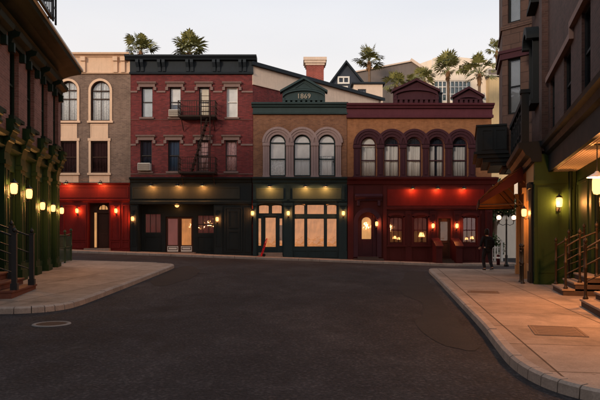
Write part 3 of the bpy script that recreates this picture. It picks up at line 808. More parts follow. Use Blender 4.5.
def lettering(txt, size, parent, loc, mat, thick=.02):
    cu = bpy.data.curves.new('lettering', 'FONT'); cu.body = txt; cu.size = size; cu.extrude = thick; cu.align_x = 'CENTER'; cu.align_y = 'CENTER'; cu.resolution_u = 3
    o = bpy.data.objects.new('lettering_curve', cu); COL.objects.link(o)
    bpy.context.view_layer.update()
    me = bpy.data.meshes.new_from_object(o.evaluated_get(bpy.context.evaluated_depsgraph_get()))
    bpy.data.objects.remove(o)
    n = bpy.data.objects.new('date_lettering', me); COL.objects.link(n); me.materials.clear(); me.materials.append(M[mat])
    n.rotation_euler = (PI/2, 0, 0); n.parent = parent; n.location = Vector(loc)-OFF[parent.name]; return n
lettering('1869', .42, gab, (ap, -.14, G.z(96.9)), 'gold')
for i, (a, b) in enumerate(W3):
    x0, x1, z0, z1 = G.r(a, b, 134.5, 176.5); r = (x1-x0)/2
    cov = [[('blind','blind_white',0,1,.42,1),('curtain','curtain_pale',0,1,0,.45)],[('blind','blind_white',0,1,.46,1),('curtain','curtain_grey',0,1,0,.5)],[('blind','blind_white',0,1,.5,1),('curtain','curtain_white',.2,.8,0,.5)]][i]
    w = window(G.root, x0, x1, z0, z1, r, 0, 'teal_dark', .07, .42, 0, cover=cov, fan_bar=True, recess=.14)
    m = MB()
    for t0, t1, y in ((0,.16,-.05),(.162,.30,-.1),(.302,.44,-.15)):
        band(m, arc(x0-t1, x1+t1, z1-r, r+t1, 20), arc(x0-t0, x1+t0, z1-r, r+t0, 20), y+.004*i, .04)
    m.build('arch_moulding', 'stone_mauve', w)
xs = [(263,269.4),(286,293.6),(311,318.4),(335.6,341)]
for a, b in xs:
    m = MB(); x0, x1 = G.x(a), G.x(b); n = 3; wd = (x1-x0)/n
    for k in range(n): m.box(x0+k*wd+.015, x0+(k+1)*wd-.015, -.12, .03, G.z(175.5), G.z(146))
    m.box(x0, x1, -.09, .03, G.z(175.5), G.z(146)); m.box(x0-.02, x1+.02, -.16, .03, G.z(146)+.001, G.z(143)); m.box(x0-.02, x1+.02, -.16, .03, G.z(177.5), G.z(175.5)-.001)
    m.build('pilaster', 'stone_mauve', G.root)
# storefront
mb = MB()
DB = (257.2,283.3); WB = (293.2,338)
wall_holes(mb, .003, G.w-.003, -.6, G.z(178)-.003, -.18, .295, [(G.x(DB[0]), G.x(DB[1]), -.02, G.z(203.2), .18), G.hole(WB[0],WB[1],203.4,247.8,.18)])
zc = G.z(178)
mb.profile([(-.18,zc-.32),(-.26,zc-.3),(-.3,zc-.16),(-.42,zc-.08),(-.45,zc),(-.1,zc+.06),(-.003,zc+.06),(-.003,zc-.32)], -.02, G.w+.02)
mb.profile([(-.18,G.z(202.4)),(-.26,G.z(202)),(-.28,G.z(200.6)),(-.18,G.z(200))], .003, G.w-.003)
for a, b in ((253.4,256.4),(284.3,292.4),(338.8,346.4)):
    mb.box(G.x(a), G.x(b), -.25, -.181, -.55, G.z(204)); mb.box(G.x(a)-.02, G.x(b)+.02, -.3, -.182, -.55, G.z(251)); mb.box(G.x(a)-.02, G.x(b)+.02, -.31, -.182, G.z(206), G.z(203))
    mb.prism([(-.181,G.z(200)),(-.3,G.z(200)),(-.33,G.z(192)),(-.4,G.z(186)),(-.181,G.z(186))], G.x((a+b)/2)-.09, G.x((a+b)/2)+.09, 'x')
for k in range(3):
    a = 294+k*15; panel_frame(mb, G.x(a), G.x(a+13.5), G.z(257), G.z(250), -.18, .05, .03)
mb.build('shopfront', 'teal_dark', G.root)
for a, b in ((256.5,283.5),(292.5,341)):
    m = MB(); m.box(G.x(a), G.x(b), -.2, -.182, G.z(199.2), G.z(188.4)); panel_frame(m, G.x(a), G.x(b), G.z(199.2), G.z(188.4), -.2, .06, .03); m.build('sign_board', 'teal_panel', G.root)
# big display window: three fanlights over three panes
xw = [(294,305),(306.5,324.6),(326.2,337.2)]
for k, (a, b) in enumerate(xw):
    window(G.root, *G.r(a,b,204.2,215.2), .10 if k != 1 else 0, -.18, 'teal_dark', .05, 0, 0, cover=[('blind','lit_peach',0,1,0,1)], name='fanlight', recess=.1)
    window(G.root, *G.r(a,b,218,247.6), 0, -.18, 'teal_dark', .05, 0, 0, cover=[('blind','lit_peach',0,1,0,1)], name='shop_window', recess=.1)
mb = MB(); wall_holes(mb, G.x(WB[0])-.05, G.x(WB[1])+.05, G.z(247.8)-.05, G.z(203.4)+.05, -.1, .28, [G.hole(a,b,204.2,215.2) for a,b in xw]+[G.hole(a,b,218,247.6) for a,b in xw])
mb.build('window_mullions', 'teal_dark', G.root)
mb = MB(); a, b = DB
H = [G.hole(258.2,269.3,204.4,214.2,.1), G.hole(271.2,282.3,204.4,214.2,.1), G.hole(258,261.2,218,246.2), G.hole(263.4,277.4,216.5,252.4), G.hole(279.2,282.4,218,246.2)]
wall_holes(mb, G.x(a)-.05, G.x(b)+.05, -.02, G.z(203)+.05, .1, .28, H)
mb.box(G.x(a)-.08, G.x(a)-.001, -.1, .1, -.02, G.z(203)); mb.build('door_surround', 'teal_dark', G.root)
window(G.root, *G.r(258.2,269.3,204.4,214.2), .1, .1, 'teal_dark', .045, 0, 0, cover=[('blind','lit_peach',0,1,0,1)], name='fanlight', recess=.04)
window(G.root, *G.r(271.2,282.3,204.4,214.2), .1, .1, 'teal_dark', .045, 0, 0, cover=[('blind','lit_peach',0,1,0,1)], name='fanlight', recess=.04)
window(G.root, *G.r(258,261.2,218,246.2), 0, .1, 'teal_dark', .02, 0, 0, cover=[('blind','lit_peach',0,1,0,1)], name='sidelight', recess=.04)
window(G.root, *G.r(279.2,282.4,218,246.2), 0, .1, 'teal_dark', .02, 0, 0, cover=[('blind','lit_peach',0,1,.75,1),('blind','lit_brown',0,1,.2,.75),('blind','lit_peach',0,1,0,.2)], name='sidelight', recess=.04)
door(G.root, G.x(263.5), G.x(277.3), G.z(252.3), G.z(216.6), .18, 'teal_dark', 'glass', 'lit_peach', glass_rect=(.13,.87,.15,.97), kick=False)
m = MB(); m.box(G.x(257.5), G.x(283), -.3, .1, -.3, G.z(255.8)); m.box(G.x(258.5), G.x(282.5), -.05, .18, G.z(255.8)+.001, G.z(252.6)); m.build('door_step', 'step_top', G.root)

# ---------------------------------------------------------------- ochre and maroon building
O = Row('maroon_tavern_building', 347.2, 491.5, 'ochre brick building with maroon twin gables over a red tavern front', 9)
W5 = [(361,376.2),(384,399.2),(406.4,421.6),(429,444.2),(452.4,467.6)]
mb = MB(); wall_holes(mb, 0, O.w, O.z(178), O.z(118), 0, .3, [O.hole(a,b,136.8,177,(b-a)/2/PXM) for a,b in W5]); mb.build('front_wall', 'brick_ochre', O.root)
mb = MB(); mb.box(.001,.2,.3,8.5,-.6,O.z(111)); mb.box(O.w-.2,O.w-.001,.3,9,-.6,O.z(111)); mb.box(.2,O.w-.2,8.8,9,-.6,O.z(111)); mb.box(.2,O.w-.2,.3,8.8,O.z(113),O.z(111)); mb.box(.2,O.w-.2,.302,8.8,O.z(180),O.z(178)-.03)
mb.build('body', 'brick_ochre', O.root)
zt = O.z(104.5); zf = O.z(118.3)
mb = MB(); mb.box(-.03, O.w+.03, -.1, .25, zf, zt-.2)
mb.profile([(-.03,zt-.28),(-.24,zt-.26),(-.3,zt-.16),(-.42,zt-.1),(-.46,zt),(.25,zt),(.25,zt-.28)], -.06, O.w+.06)
mb.profile([(-.1,zf+.001),(-.2,zf+.001),(-.22,zf+.12),(-.14,zf+.2),(-.1,zf+.2)], -.06, O.w+.06)
mb.build('cornice', 'maroon_lite', O.root)
def gable(a, b, shoulder, top, dent):
    m = MB(); xa, xb = O.x(a), O.x(b); xm = (xa+xb)/2
    m.prism([(xa,zt+.001),(xb,zt+.001),(xb,O.z(shoulder)),(xm,O.z(top)),(xa,O.z(shoulder))], -.14, .22)
    rake(m, (xa-.12,O.z(shoulder+1)), (xm,O.z(top+.6)), -.34, .26, .14); rake(m, (xm,O.z(top+.6)), (xb+.12,O.z(shoulder+1)), -.34, .26, .14)
    zs = O.z(shoulder+3.8); rise = (O.z(top)-O.z(shoulder))*.62
    band(m, arc(xa, xb, zs, rise, 20), arc(xa+.001, xb-.001, zs-.13, rise, 20), -.3, -.141)
    m.box(xa-.04, xa+.16, -.26, -.142, zt+.002, zs); m.box(xb-.16, xb+.04, -.26, -.142, zt+.002, zs)
    for k in range(dent):
        x = xa+.1+k*(xb-xa-.2)/(dent-1); m.box(x-.09, x+.09, -.32, -.142, zt+.03, zt+.22)
    m.box(xa, xb, -.34, -.142, zt+.221, zt+.27)
    m.build('gable_parapet', 'maroon', O.root)
gable(393.5,437.2,92,81.2,9); gable(453.5,481,97.6,89.2,6)
m = MB(); m.box(O.x(438.4), O.x(442.6), .1, .5, zt+.002, O.z(93.5)); m.box(O.x(438), O.x(443), .05, .55, O.z(93.5)+.001, O.z(92)); m.build('roof_vent', 'slate', O.root)
m = MB(); m.box(O.x(483), O.x(486.5), .1, .4, zt+.002, O.z(95)); m.tube([(O.x(484.7),.25,O.z(95)),(O.x(484.7),.25,O.z(92))], .09); m.build('roof_vent', 'offwhite', O.root)
for i, (a, b) in enumerate(W5):
    x0, x1, z0, z1 = O.r(a, b, 136.8, 177); r = (x1-x0)/2
    mat = ['curtain_white','curtain_white','curtain_white','curtain_grey','curtain_grey'][i]
    if i == 0: cov = [('blind','blind_white',0,1,.76,1),('curtain',mat,0,1,0,.78)]
    elif i == 3: cov = [('curtain',mat,0,.45,0,.78),('curtain',mat,.62,1,0,.78),('curtain','curtain_navy',0,1,0,1)]
    elif i == 4: cov = [('curtain',mat,.08,.92,0,.76),('curtain','curtain_navy',0,1,0,1)]
    else: cov = [('curtain',mat,0,.49,0,.78),('curtain',mat,.5,1,0,.78),('curtain','curtain_navy',0,1,0,1)]
    w = window(O.root, x0, x1, z0, z1, r, 0, 'maroon', .06, .42, 0, cover=cov, fan_bar=True, recess=.14)
    m = MB()
    for t0, t1, y in ((0,.16,-.06),(.162,.32,-.12),(.322,.46,-.18)):
        if True: band(m, arc(x0-t1, x1+t1, z1-r, r+t1, 20), arc(x0-t0, x1+t0, z1-r, r+t0, 20), y+.002*i, .04)
    m.build('arch_moulding', 'maroon', w)
for a, b in ((353,360.8),(376.4,383.8),(399.4,406.2),(421.8,428.8),(444.4,452.2),(467.8,475.4)):
    m = MB(); x0, x1 = O.x(a), O.x(b); m.box(x0+.04, x1-.04, -.12, .03, O.z(176), O.z(148.4)); m.box(x0+.14, x1-.14, -.17, -.121, O.z(175), O.z(150))
    m.box(x0, x1, -.2, .03, O.z(148.4)+.001, O.z(145)); m.box(x0, x1, -.19, .03, O.z(177.6), O.z(176)-.001); m.build('pilaster', 'maroon', O.root)
# tavern front
mb = MB(); zc = O.z(178)
AD = (357.5,376.5)
WIN = [(389,402.4),(413,427),(462,476)]
wall_holes(mb, .003, O.w-.003, -.6, zc-.003, -.2, .295,
           [O.hole(AD[0],AD[1],212.5,256.5,(AD[1]-AD[0])/2/PXM)]+[O.hole(a,b,217,243.4,.12) for a,b in WIN]+[O.hole(437.6,450,218.4,258.6)])
mb.profile([(-.2,zc-.42),(-.28,zc-.4),(-.34,zc-.2),(-.48,zc-.1),(-.5,zc),(-.1,zc+.06),(-.003,zc+.06),(-.003,zc-.42)], -.02, O.w+.25)
mb.profile([(-.2,O.z(210)),(-.3,O.z(209.6)),(-.32,O.z(207.4)),(-.2,O.z(206.8))], O.x(385), O.w+.05)
mb.box(O.x(347.4), O.x(353), -.3, -.201, -.55, O.z(186)); mb.box(O.x(382.5), O.x(386), -.3, -.201, -.55, O.z(186))
for a, b in ((404.6,411),(429,435.4),(452.6,460),(478.4,481)): mb.box(O.x(a), O.x(b), -.25, -.201, -.5, O.z(211)); panel_frame(mb, O.x(a)+.05, O.x(b)-.05, O.z(246), O.z(214), -.25, .04, .025)
for a, b in ((484,491),): mb.box(O.x(a), O.x(b), -.28, -.201, -.5, O.z(188)); panel_frame(mb, O.x(a)+.07, O.x(b)-.07, O.z(250), O.z(212), -.28, .05, .03)
for a, b in WIN: panel_frame(mb, O.x(a), O.x(b), O.z(260), O.z(247.5), -.2, .06, .03)
mb.build('shopfront', 'red_dark', O.root)
m = MB(); m.box(O.x(386.5), O.x(483), -.23, -.202, O.z(206), O.z(189.6)); m.build('sign_board', 'red_paint', O.root)
m = MB()
x0, x1 = O.x(AD[0]), O.x(AD[1]); r = (x1-x0)/2; zs = O.z(212.5)-r
band(m, arc(x0-.26, x1+.26, zs, r+.26, 20), arc(x0, x1, zs, r, 20), -.3, -.15); m.box(x0-.26, x0, -.3, -.15, O.z(257), zs); m.box(x1, x1+.26, -.3, -.15, O.z(257), zs)
m.profile([(-.201,O.z(201)),(-.3,O.z(201)),(-.34,O.z(199.6)),(-.46,O.z(198)),(-.5,O.z(196.4)),(-.201,O.z(194))], O.x(354.5), O.x(381.5))
m.box(O.x(356.5), O.x(359), -.38, -.201, O.z(206), O.z(201)); m.box(O.x(377), O.x(379.5), -.38, -.201, O.z(206), O.z(201))
m.build('arched_portal', 'maroon', O.root)
mb = MB(); wall_holes(mb, x0-.04, x1+.04, -.02, O.z(212)+.05, .1, .28, [(O.x(360.8), O.x(372.8), O.z(256.4), O.z(215))]); mb.build('door_surround', 'maroon', O.root)
door(O.root, O.x(360.9), O.x(372.7), O.z(256.3), O.z(215.1), .16, 'maroon', 'glass', 'lit_amber', glass_rect=(.1,.9,.42,.95), arch=True, kick=False)
m = MB(); m.box(O.x(353), O.x(382), -.75, -.202, -.3, O.z(258.4)-.0); m.box(O.x(357), O.x(377.5), -.45, .1, O.z(258.4)+.001, O.z(256.6)); m.build('door_step', 'step_dark', O.root)
for i, (a, b) in enumerate(WIN):
    cov = [('curtain','lit_dim',0,1,.45,1),('curtain','lit_brown',0,1,0,.5)]
    w = window(O.root, *O.r(a,b,217,243.4), .12, -.2, 'red_dark', .05, .5, 2, bars=0, cover=cov, name='shop_window', recess=.1)
    m = MB(); x0, x1, z0, z1 = O.r(a,b,217,243.4)
    m.box(x0-.14, x0-.002, -.27, -.201, z0-.1, z1+.05); m.box(x1+.002, x1+.14, -.27, -.201, z0-.1, z1+.05); band(m, arc(x0-.14, x1+.14, z1+.05, .2), arc(x0-.01, x1+.01, z1-.06, .16), -.27, -.201); m.box(x0-.2, x1+.2, -.32, -.201, z0-.2, z0-.102)
    m.build('window_surround', 'red_dark', w)
door(O.root, O.x(437.8), O.x(449.8), O.z(258.5), O.z(218.6), -.06, 'wood_dark', 'glass', 'lit_brown', glass_rect=(.2,.8,.45,.92))
m = MB(); m.box(O.x(437.2), O.x(450.4), -1.2, -.202, -.3, O.z(261.6)); m.box(O.x(437.4), O.x(450.2), -.85, -.06, O.z(261.6)+.001, O.z(260)); m.box(O.x(437.6), O.x(450), -.5, -.06, O.z(260)+.001, O.z(258.7)); m.build('door_step', 'step_dark', O.root)
for a, b in ((431.2,437.1),(450.5,456.6)):
    m = MB(); xa, xb = O.x(a), O.x(b); m.prism([(-.252,-.3),(-1.3,-.3),(-1.3,O.z(247)),(-.9,O.z(243)),(-.252,O.z(239.5))], xa, xb, 'x')
    m.prism([(-.253,O.z(239.5)+.002),(-.91,O.z(243)+.002),(-1.36,O.z(247)+.002),(-1.36,O.z(247)+.09),(-.9,O.z(243)+.09),(-.253,O.z(239.5)+.09)], xa-.05, xb+.05, 'x'); m.build('step_cheek_wall', 'red_dark', O.root)
# ================================================================ building on the left
ALF = math.atan2(1, -.18); LP = (-7.46, 12.5)
BL = empty('corner_brick_building', (LP[0], LP[1], .05), ALF, 'russet brick corner building with a deep dark cornice and green lamp lit pilasters', 'building')
def lworld(s, out, z): 
    c, q = math.cos(ALF), math.sin(ALF); return (LP[0]+c*s+q*out, LP[1]+q*s-c*out, z)
LZ = -.05      # local z = world z + LZ
LE = 10.26
LW = [(.55,1.45),(2.25,3.1),(3.95,4.8),(5.68,6.5),(7.4,8.2),(9.05,9.85)]
mb = MB(); wall_holes(mb, -.4, LE, 4.4, 7.6, 0, .3, [(a,b,5.0,6.98) for a,b in LW]); mb.build('front_wall', 'brick_left', BL)
mb = MB(); shell(mb, -.4, LE, .3, 9, -.6, 7.95); mb.box(-.39,LE-.01,.302,8.8,4.2,4.38); mb.build('body', 'brick_left', BL)
mb = MB(); prof = [(0,7.45),(-.1,7.47),(-.14,7.58),(-.1,7.62),(-.16,7.68),(-.42,7.78),(-.66,7.84),(-.78,7.86),(-.82,7.98),(.3,8.04),(.3,7.6),(0,7.6)]
mb.profile(prof, -.4, LE-.2); mb.box(LE+.001, LE+.1, .301, 9, 7.45, 7.98); mb.build('cornice', 'green_dark', BL)
mb = MB(); mb.profile([(-.825,7.975),(-.87,7.99),(-.87,8.06),(.2,8.1),(.2,8.045),(-.82,7.985)], -.4, LE-.17); mb.build('gutter', 'offwhite', BL)
for a, b in LW:
    w = window(BL, a, b, 5.0, 6.98, 0, 0, 'green_dark', .06, .5, 0, cover=[('blind','blind_grey',0,1,.1,.52),('curtain','curtain_navy',0,1,0,1)], recess=.12)
    m = MB(); m.profile([(-.002,7.0),(-.1,7.0),(-.14,7.12),(-.3,7.18),(-.34,7.3),(-.002,7.38)], a-.18, b+.18); m.box(a-.16, a-.02, -.16, -.002, 6.75, 6.999); m.box(b+.02, b+.16, -.16, -.002, 6.75, 6.999); m.build('hood', 'green_dark', w)
    MB().box(a-.1, b+.1, -.14, .1, 4.9, 4.998).build('sill', 'green_dark', w)
LPIL = [.9, 2.35, 3.86, 5.4, 7.1, 8.6, 10.0]
mb = MB(); holes = [(LPIL[i]+.32, LPIL[i+1]-.32, .75, 3.5) for i in range(len(LPIL)-1) if i != 1]+[(LPIL[1]+.3, LPIL[2]-.3, .55, 3.2)]
wall_holes(mb, -.4, LE, -.6, 4.36, .18, .295, holes)
mb.profile([(.18,4.0),(.06,4.02),(.0,4.1),(.08,4.14),(.08,4.3),(-.08,4.36),(-.12,4.46),(-.002,4.5),(.295,4.5),(.295,4.0)], -.4, LE+.1); mb.build('shopfront', 'green_paint', BL)
for i, q in enumerate(LPIL):
    m = MB(); m.box(q-.24, q+.24, .04, .179, -.55, 3.95); m.box(q-.29, q+.29, -.02, .178, -.55, .6); panel_frame(m, q-.17, q+.17, .8, 3.5, .04, .04, .02)
    m.box(q-.28, q+.28, -.01, .178, 3.6, 3.72)
    # scrolled capital that swells outwards under the frieze
    m.prism([(.178,3.95),(.03,3.95),(.0,4.1),(-.06,4.28),(-.14,4.42),(-.2,4.6),(-.2,4.72),(-.25,4.74),(-.25,4.84),(.178,4.88)], q-.24, q+.24, 'x')
    m.tube([(q-.26,-.04,4.3),(q+.26,-.04,4.3)], .08, 10); m.tube([(q-.26,-.16,4.58),(q+.26,-.16,4.58)], .07, 10)
    m.build('pilaster', 'green_paint', BL)
for i in range(len(LPIL)-1):
    a, b = LPIL[i]+.32, LPIL[i+1]-.32
    if i == 1: door(BL, LPIL[1]+.3, LPIL[2]-.3, .55, 3.2, .24, 'green_dark', 'glass', 'lit_brown', glass_rect=(.2,.8,.45,.92)); continue
    window(BL, a, b, .75, 3.5, 0, .18, 'green_dark', .06, .74, 1, cover=[('curtain','curtain_navy',0,1,0,1)], name='shop_window')
# set back top storey that carries the fire escape
mb = MB(); wall_holes(mb, -.4, 5.4, 7.97, 12, .35, .6, [(3.3,4.2,8.9,10.9)]); shell(mb, -.4, 5.4, .6, 8.5, 7.97, 12); mb.build('top_storey', 'brick_left', BL)
window(BL, 3.3, 4.2, 8.9, 10.9, 0, .35, 'green_dark', cover=[('curtain','curtain_navy',0,1,0,1)])
fe = empty('roof_fire_escape', lworld(4.15, .7, 7.95), ALF, 'black iron fire escape with a dropped ladder above the left cornice', 'fire escape')
m = MB()
for k in range(9): m.box(-1.6, .62, -.02-k*.14+.9, .03-k*.14+.9, .16, .20)
m.box(-1.6, .62, -.3, -.24, .12, .22); m.box(-1.6, .62, .94, 1.0, .12, .22); m.build('platform', 'iron', fe)
m = MB()
for z in (.7, 1.15): m.bar((-1.6,-.27,z), (.6,-.27,z), .04); m.bar((.6,-.27,z), (.6,.95,z), .04)
for k in range(12): m.bar((-1.6+k*.2,-.27,.2), (-1.6+k*.2,-.27,1.15), .025)
m.build('railing', 'iron', fe)
m = MB(); m.bar((.30,-.34,0), (.30,-.34,1.9), .05); m.bar((.62,-.34,0), (.62,-.34,1.9), .05)
for k in range(6): m.bar((.30,-.34,.15+k*.3), (.62,-.34,.15+k*.3), .03)
m.build('ladder', 'iron', fe)
m = MB(); m.bar((-1.2,-.2,.13), (-1.2,1.0,.10), .06); m.bar((.4,-.2,.13), (.4,1.0,.10), .06); m.build('bracket', 'iron', fe)

def stoop(name, loc, rz, label, n, width, tread, rise, top_depth, riser_mat, top_mat):
    """steps that climb along local +y; the front edge is at y=0, width along x"""
    t = empty(name, loc, rz, label, 'steps')
    b = MB(); c = MB()
    for k in range(n):
        y0 = k*tread; y1 = n*tread+top_depth
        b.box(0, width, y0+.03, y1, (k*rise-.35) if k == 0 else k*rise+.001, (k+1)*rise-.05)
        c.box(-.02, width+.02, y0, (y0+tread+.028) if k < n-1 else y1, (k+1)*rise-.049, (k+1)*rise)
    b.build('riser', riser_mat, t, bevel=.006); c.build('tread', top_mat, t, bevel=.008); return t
def handrail(name, loc, rz, label, posts, mat, post_r=.03, ball=.045, rails=(1.0,.55), cat='railing', balusters=0, group=None, square=False):
    """posts: list of (x, y, z_bottom, height); rails run between neighbouring posts"""
    t = empty(name, loc, rz, label, cat, group)
    for x, y, z, h in posts:
        m = MB()
        if square: m.box(x-post_r, x+post_r, y-post_r, y+post_r, z, z+h); m.box(x-post_r*1.4, x+post_r*1.4, y-post_r*1.4, y+post_r*1.4, z, z+.16); m.box(x-post_r*1.3, x+post_r*1.3, y-post_r*1.3, y+post_r*1.3, z+h, z+h+.03)
        else: m.lathe([(0,0),(post_r*1.9,0),(post_r*1.9,.03),(post_r*1.2,.06),(post_r,.1),(post_r,h*.55),(post_r*1.35,h*.56),(post_r*1.35,h*.6),(post_r,h*.61),(post_r,h),(post_r*1.4,h+.01),(0,h+.02)], (x,y,z), 10)
        p = m.build('post', mat, t)
        b = MB(); b.lathe([(0,0),(ball*.5,.01),(ball*.5,.025),(ball*.9,.04),(ball,.075),(ball*.7,.11),(ball*.25,.125),(ball*.2,.15),(0,.165)], (x,y,z+h+.02), 10); b.build('finial', mat, p)
    for a, b in zip(posts, posts[1:]):
        for f in rails:
            m = MB(); m.tube([(a[0],a[1],a[2]+a[3]*f), (b[0],b[1],b[2]+b[3]*f)], .022 if f > .9 else .015, 8); m.build('rail', mat, t)
        for k in range(balusters):
            u = (k+1)/(balusters+1); m = MB(); x, y = a[0]+(b[0]-a[0])*u, a[1]+(b[1]-a[1])*u; z0 = a[2]+(b[2]-a[2])*u
            m.tube([(x,y,z0+a[3]*min(rails)), (x,y,z0+a[3]*max(rails)*.99)], .011, 6); m.build('baluster', mat, t)
    return t
# steps: local x along the facade reversed so that +y climbs into the wall
def stoop_frame(ang): return ang
g0 = gz(-6.9, 14.2)+KH
s0 = stoop('entrance_steps', lworld(.95, .95, g0), ALF, 'terracotta steps with black newel posts climbing to the left building', 3, 2.1, .32, .17, .42, 'terracotta', 'terracotta')
for s, lab in ((1.22,'nearer black iron handrail of the terracotta steps at the picture edge'),(2.72,'farther black iron handrail of the terracotta steps')):
    handrail('stair_handrail', lworld(s, .9, g0), ALF, lab, [(0,0,.17,1.33),(0,.5,.34,1.36),(0,.95,.51,1.36)], 'iron', .055, .05, (.95,.62,.3), square=True, group='handrails of the terracotta steps')
ga = gz(-9.3, 23.4)+KH
v0 = lworld(LE+.12, -.12, ga-.05)
handrail('area_railing', v0, ALF, 'dark green iron railing on the far corner of the left pavement', [(0,0,0,1.28),(1.3,.02,0,1.28),(2.6,.04,0,1.36)], 'iron_green', .04, .06, (.95,.55,.12), balusters=9)

# ================================================================ building on the right
BET = math.atan2(-1, -.28); RP = (9.5, 24.0)
BR = empty('dark_corner_building', (RP[0], RP[1], 0), BET, 'tall dark brown brick building with a bay window over a green ground floor', 'building')
def rworld(s, out, z):
    c, q = math.cos(BET), math.sin(BET); return (RP[0]+c*s+q*out, RP[1]+q*s-c*out, z)
RL = 19.5
RWN = [(5.6,6.5,4.9,6.6),(8.2,9.3,4.9,6.6),(10.7,11.7,4.9,6.88),(13.4,14.5,4.9,6.88)]
RW2 = [(16,17.1,4.9,6.88)]
mb = MB(); wall_holes(mb, .2, RL, 4.3, 14, 0, .3, [(a,b,c,d) for a,b,c,d in RWN+RW2]); mb.build('front_wall', 'brick_right', BR)
mb = MB(); shell(mb, -2.6, RL, .302, 11, 4.2, 13.9); mb.box(-2.58, RL-.02, .72+.3, 10.8, 4.0, 4.19); mb.build('body', 'brick_right', BR)
for a, b, c, d in RWN+RW2: 
    w = window(BR, a, b, c, d, 0, 0, 'fascia_dark', .06, .5, 0, cover=[('blind','blind_dim',0,1,.55,1),('curtain','curtain_navy',0,1,0,1)])
    MB().box(a-.1, b+.1, -.06, .1, c-.12, c-.002).build('sill', 'brick_right', w)
mb = MB()
for a, b, z in ((5.3,9.6,6.62),(9.701,16,6.9)): mb.box(a, b, -.11, -.002, z, z+.17)
mb.box(9.6, 9.7, -.112, -.002, 6.62, 7.07)
mb.build('string_course', 'stone_grey', BR)
mb = MB(); mb.box(4.45, 5.15, -.2, -.002, 4.45, 13.8); mb.build('brick_pier', 'brick_right', BR)
# corner bay with a chamfered near side
bay = [(.37,-.001),(-.21,-1.1),(-2.4,-1.1),(-3.0,-.001)]
def bayband(e, z0, z1, mat, name):
    q = [(.37+e*.9,-.0015),(-.21+e*.55,-1.1-e),(-2.4-e*.55,-1.1-e),(-3.0-e*.9,-.0015)]
    return MB().prism(q, z0, z1, 'z').build(name, mat, BR)
CH = math.atan2(-.001+1.1, .37+.21); chl = math.hypot(.58, 1.099)
# near side of the bay: its own wall turned to the chamfer, with two real windows
def chamfer(name, mb, mat, rot): return mb.build(name, mat, BR, loc=(-.21,-1.1,0), rot=rot, recentre=False)
mb = MB(); wall_holes(mb, 0, chl, 4.5, 13.9, 0, .2, [(.24,.78,6.75,9.05),(.24,.78,10.55,12.9)]); chamfer('bay_wall', mb, 'block_brown', CH)
mb = MB(); mb.box(-2.4, -.21, -1.1, -.9, 4.5, 13.9); mb.build('bay_wall', 'block_brown', BR)
mb = MB(); wall_holes(mb, 0, chl+.02, 4.5, 13.9, -.2, 0, []); mb.build('bay_wall', 'block_brown', BR, loc=(-2.4,-1.1,0), rot=PI-CH, recentre=False)
for z0, z1 in ((6.75,9.05),(10.55,12.9)):
    m = MB(); m.box(.24,.30,.1,.18,z0,z1); m.box(.72,.78,.1,.18,z0,z1); m.box(.30,.72,.1,.18,z0,z0+.08); m.box(.30,.72,.1,.18,z1-.06,z1); m.box(.30,.72,.11,.17,(z0+z1)/2-.03,(z0+z1)/2+.03)
    w = chamfer('bay_window', m, 'fascia_dark', CH)
    p = MB().box(.27,.75,.14,.146,z0+.03,z1-.03).build('pane', 'glass', w, loc=(0,0,0), recentre=False)
    p2 = MB().box(.26,.76,.25,.262,z0,z1).build('blind', 'blind_dim', w, loc=(0,0,0), recentre=False)
bayband(.10, 9.06, 9.3, 'maroon', 'bay_band'); bayband(.16, 9.301, 9.42, 'maroon', 'bay_band'); bayband(.06, 10.3, 10.45, 'block_brown', 'bay_band')
bayband(.08, 4.7, 5.0, 'fascia_dark', 'bay_band'); bayband(-.25, 4.52, 4.69, 'fascia_dark', 'bay_soffit'); bayband(-.25, 13.7, 13.89, 'roof_tar', 'bay_roof')
# arched window hood beside the bay
for z0, z1 in ((6.7,9.2),(10.4,12.9)):
    m = MB(); a, b = 1.5, 2.7
    m.box(a, a+.1, -.22, -.002, z0, z1-.3); m.box(b-.1, b, -.22, -.002, z0, z1-.3); band(m, arc(a-.25, b+.25, z1-.3, .62), arc(a, b, z1-.3, .36), -.46, -.002); m.box(a-.12, b+.12, -.3, -.002, z0-.16, z0); m.build('arched_hood', 'fascia_dark', BR)
    MB().box(a+.102, b-.102, -.06, -.002, z0+.002, z1-.302).build('painted_sky_pane', 'blind_grey', BR)  # pale strip: sky reflected in a pane, put into the surface colour
# fascia over the green ground floor and its soffit
mb = MB(); mb.profile([(-.06,3.67),(-.1,3.67),(-.1,4.2),(-.2,4.26),(-.24,4.4),(-.34,4.46),(-.36,4.56),(-.002,4.62),(-.002,4.3),(-.002,3.67)], 5.95, RL); mb.build('fascia', 'fascia_dark', BR)
m = MB()
m.box(5.93, RL, -.001, 1.0, 3.69, 3.8)
for k in range(9): m.box(5.94, RL, .06+k*.075, .12+k*.075, 3.672, 3.689)
m.build('soffit', 'cream_dull', BR)
# recessed green wall with doors
yr = .69
DG = [(8.2,9.35,.62,3.1),(12.5,13.7,.62,3.1)]
mb = MB(); wall_holes(mb, 5.95, RL, -.5, 3.688, yr, yr+.3, [(a,b,c,d) for a,b,c,d in DG])
for a, b in ((6.25,7.8),(9.8,10.9),(11.0,12.1),(14.1,15.4)): panel_frame(mb, a, b, 1.0, 3.3, yr, .08, .035); panel_frame(mb, a, b, .2, .85, yr, .06, .03)
mb.box(5.95, RL, yr-.05, yr-.001, -.4, .14); mb.build('green_wall', 'green_paint', BR)
for a, b, c, d in DG: door(BR, a, b, c, d, yr+.08, 'green_dark', 'glass', 'lit_brown', glass_rect=(.2,.8,.45,.92))
mb = MB(); mb.box(5.60, 5.949, -.5, 1.2, -.5, 4.25)
for z0, z1, e in ((-.4,.16,.05),(.161,.24,.03),(3.3,3.42,.04)): mb.box(5.9501, 5.95+e, -.5-e, yr-.052, z0, z1)
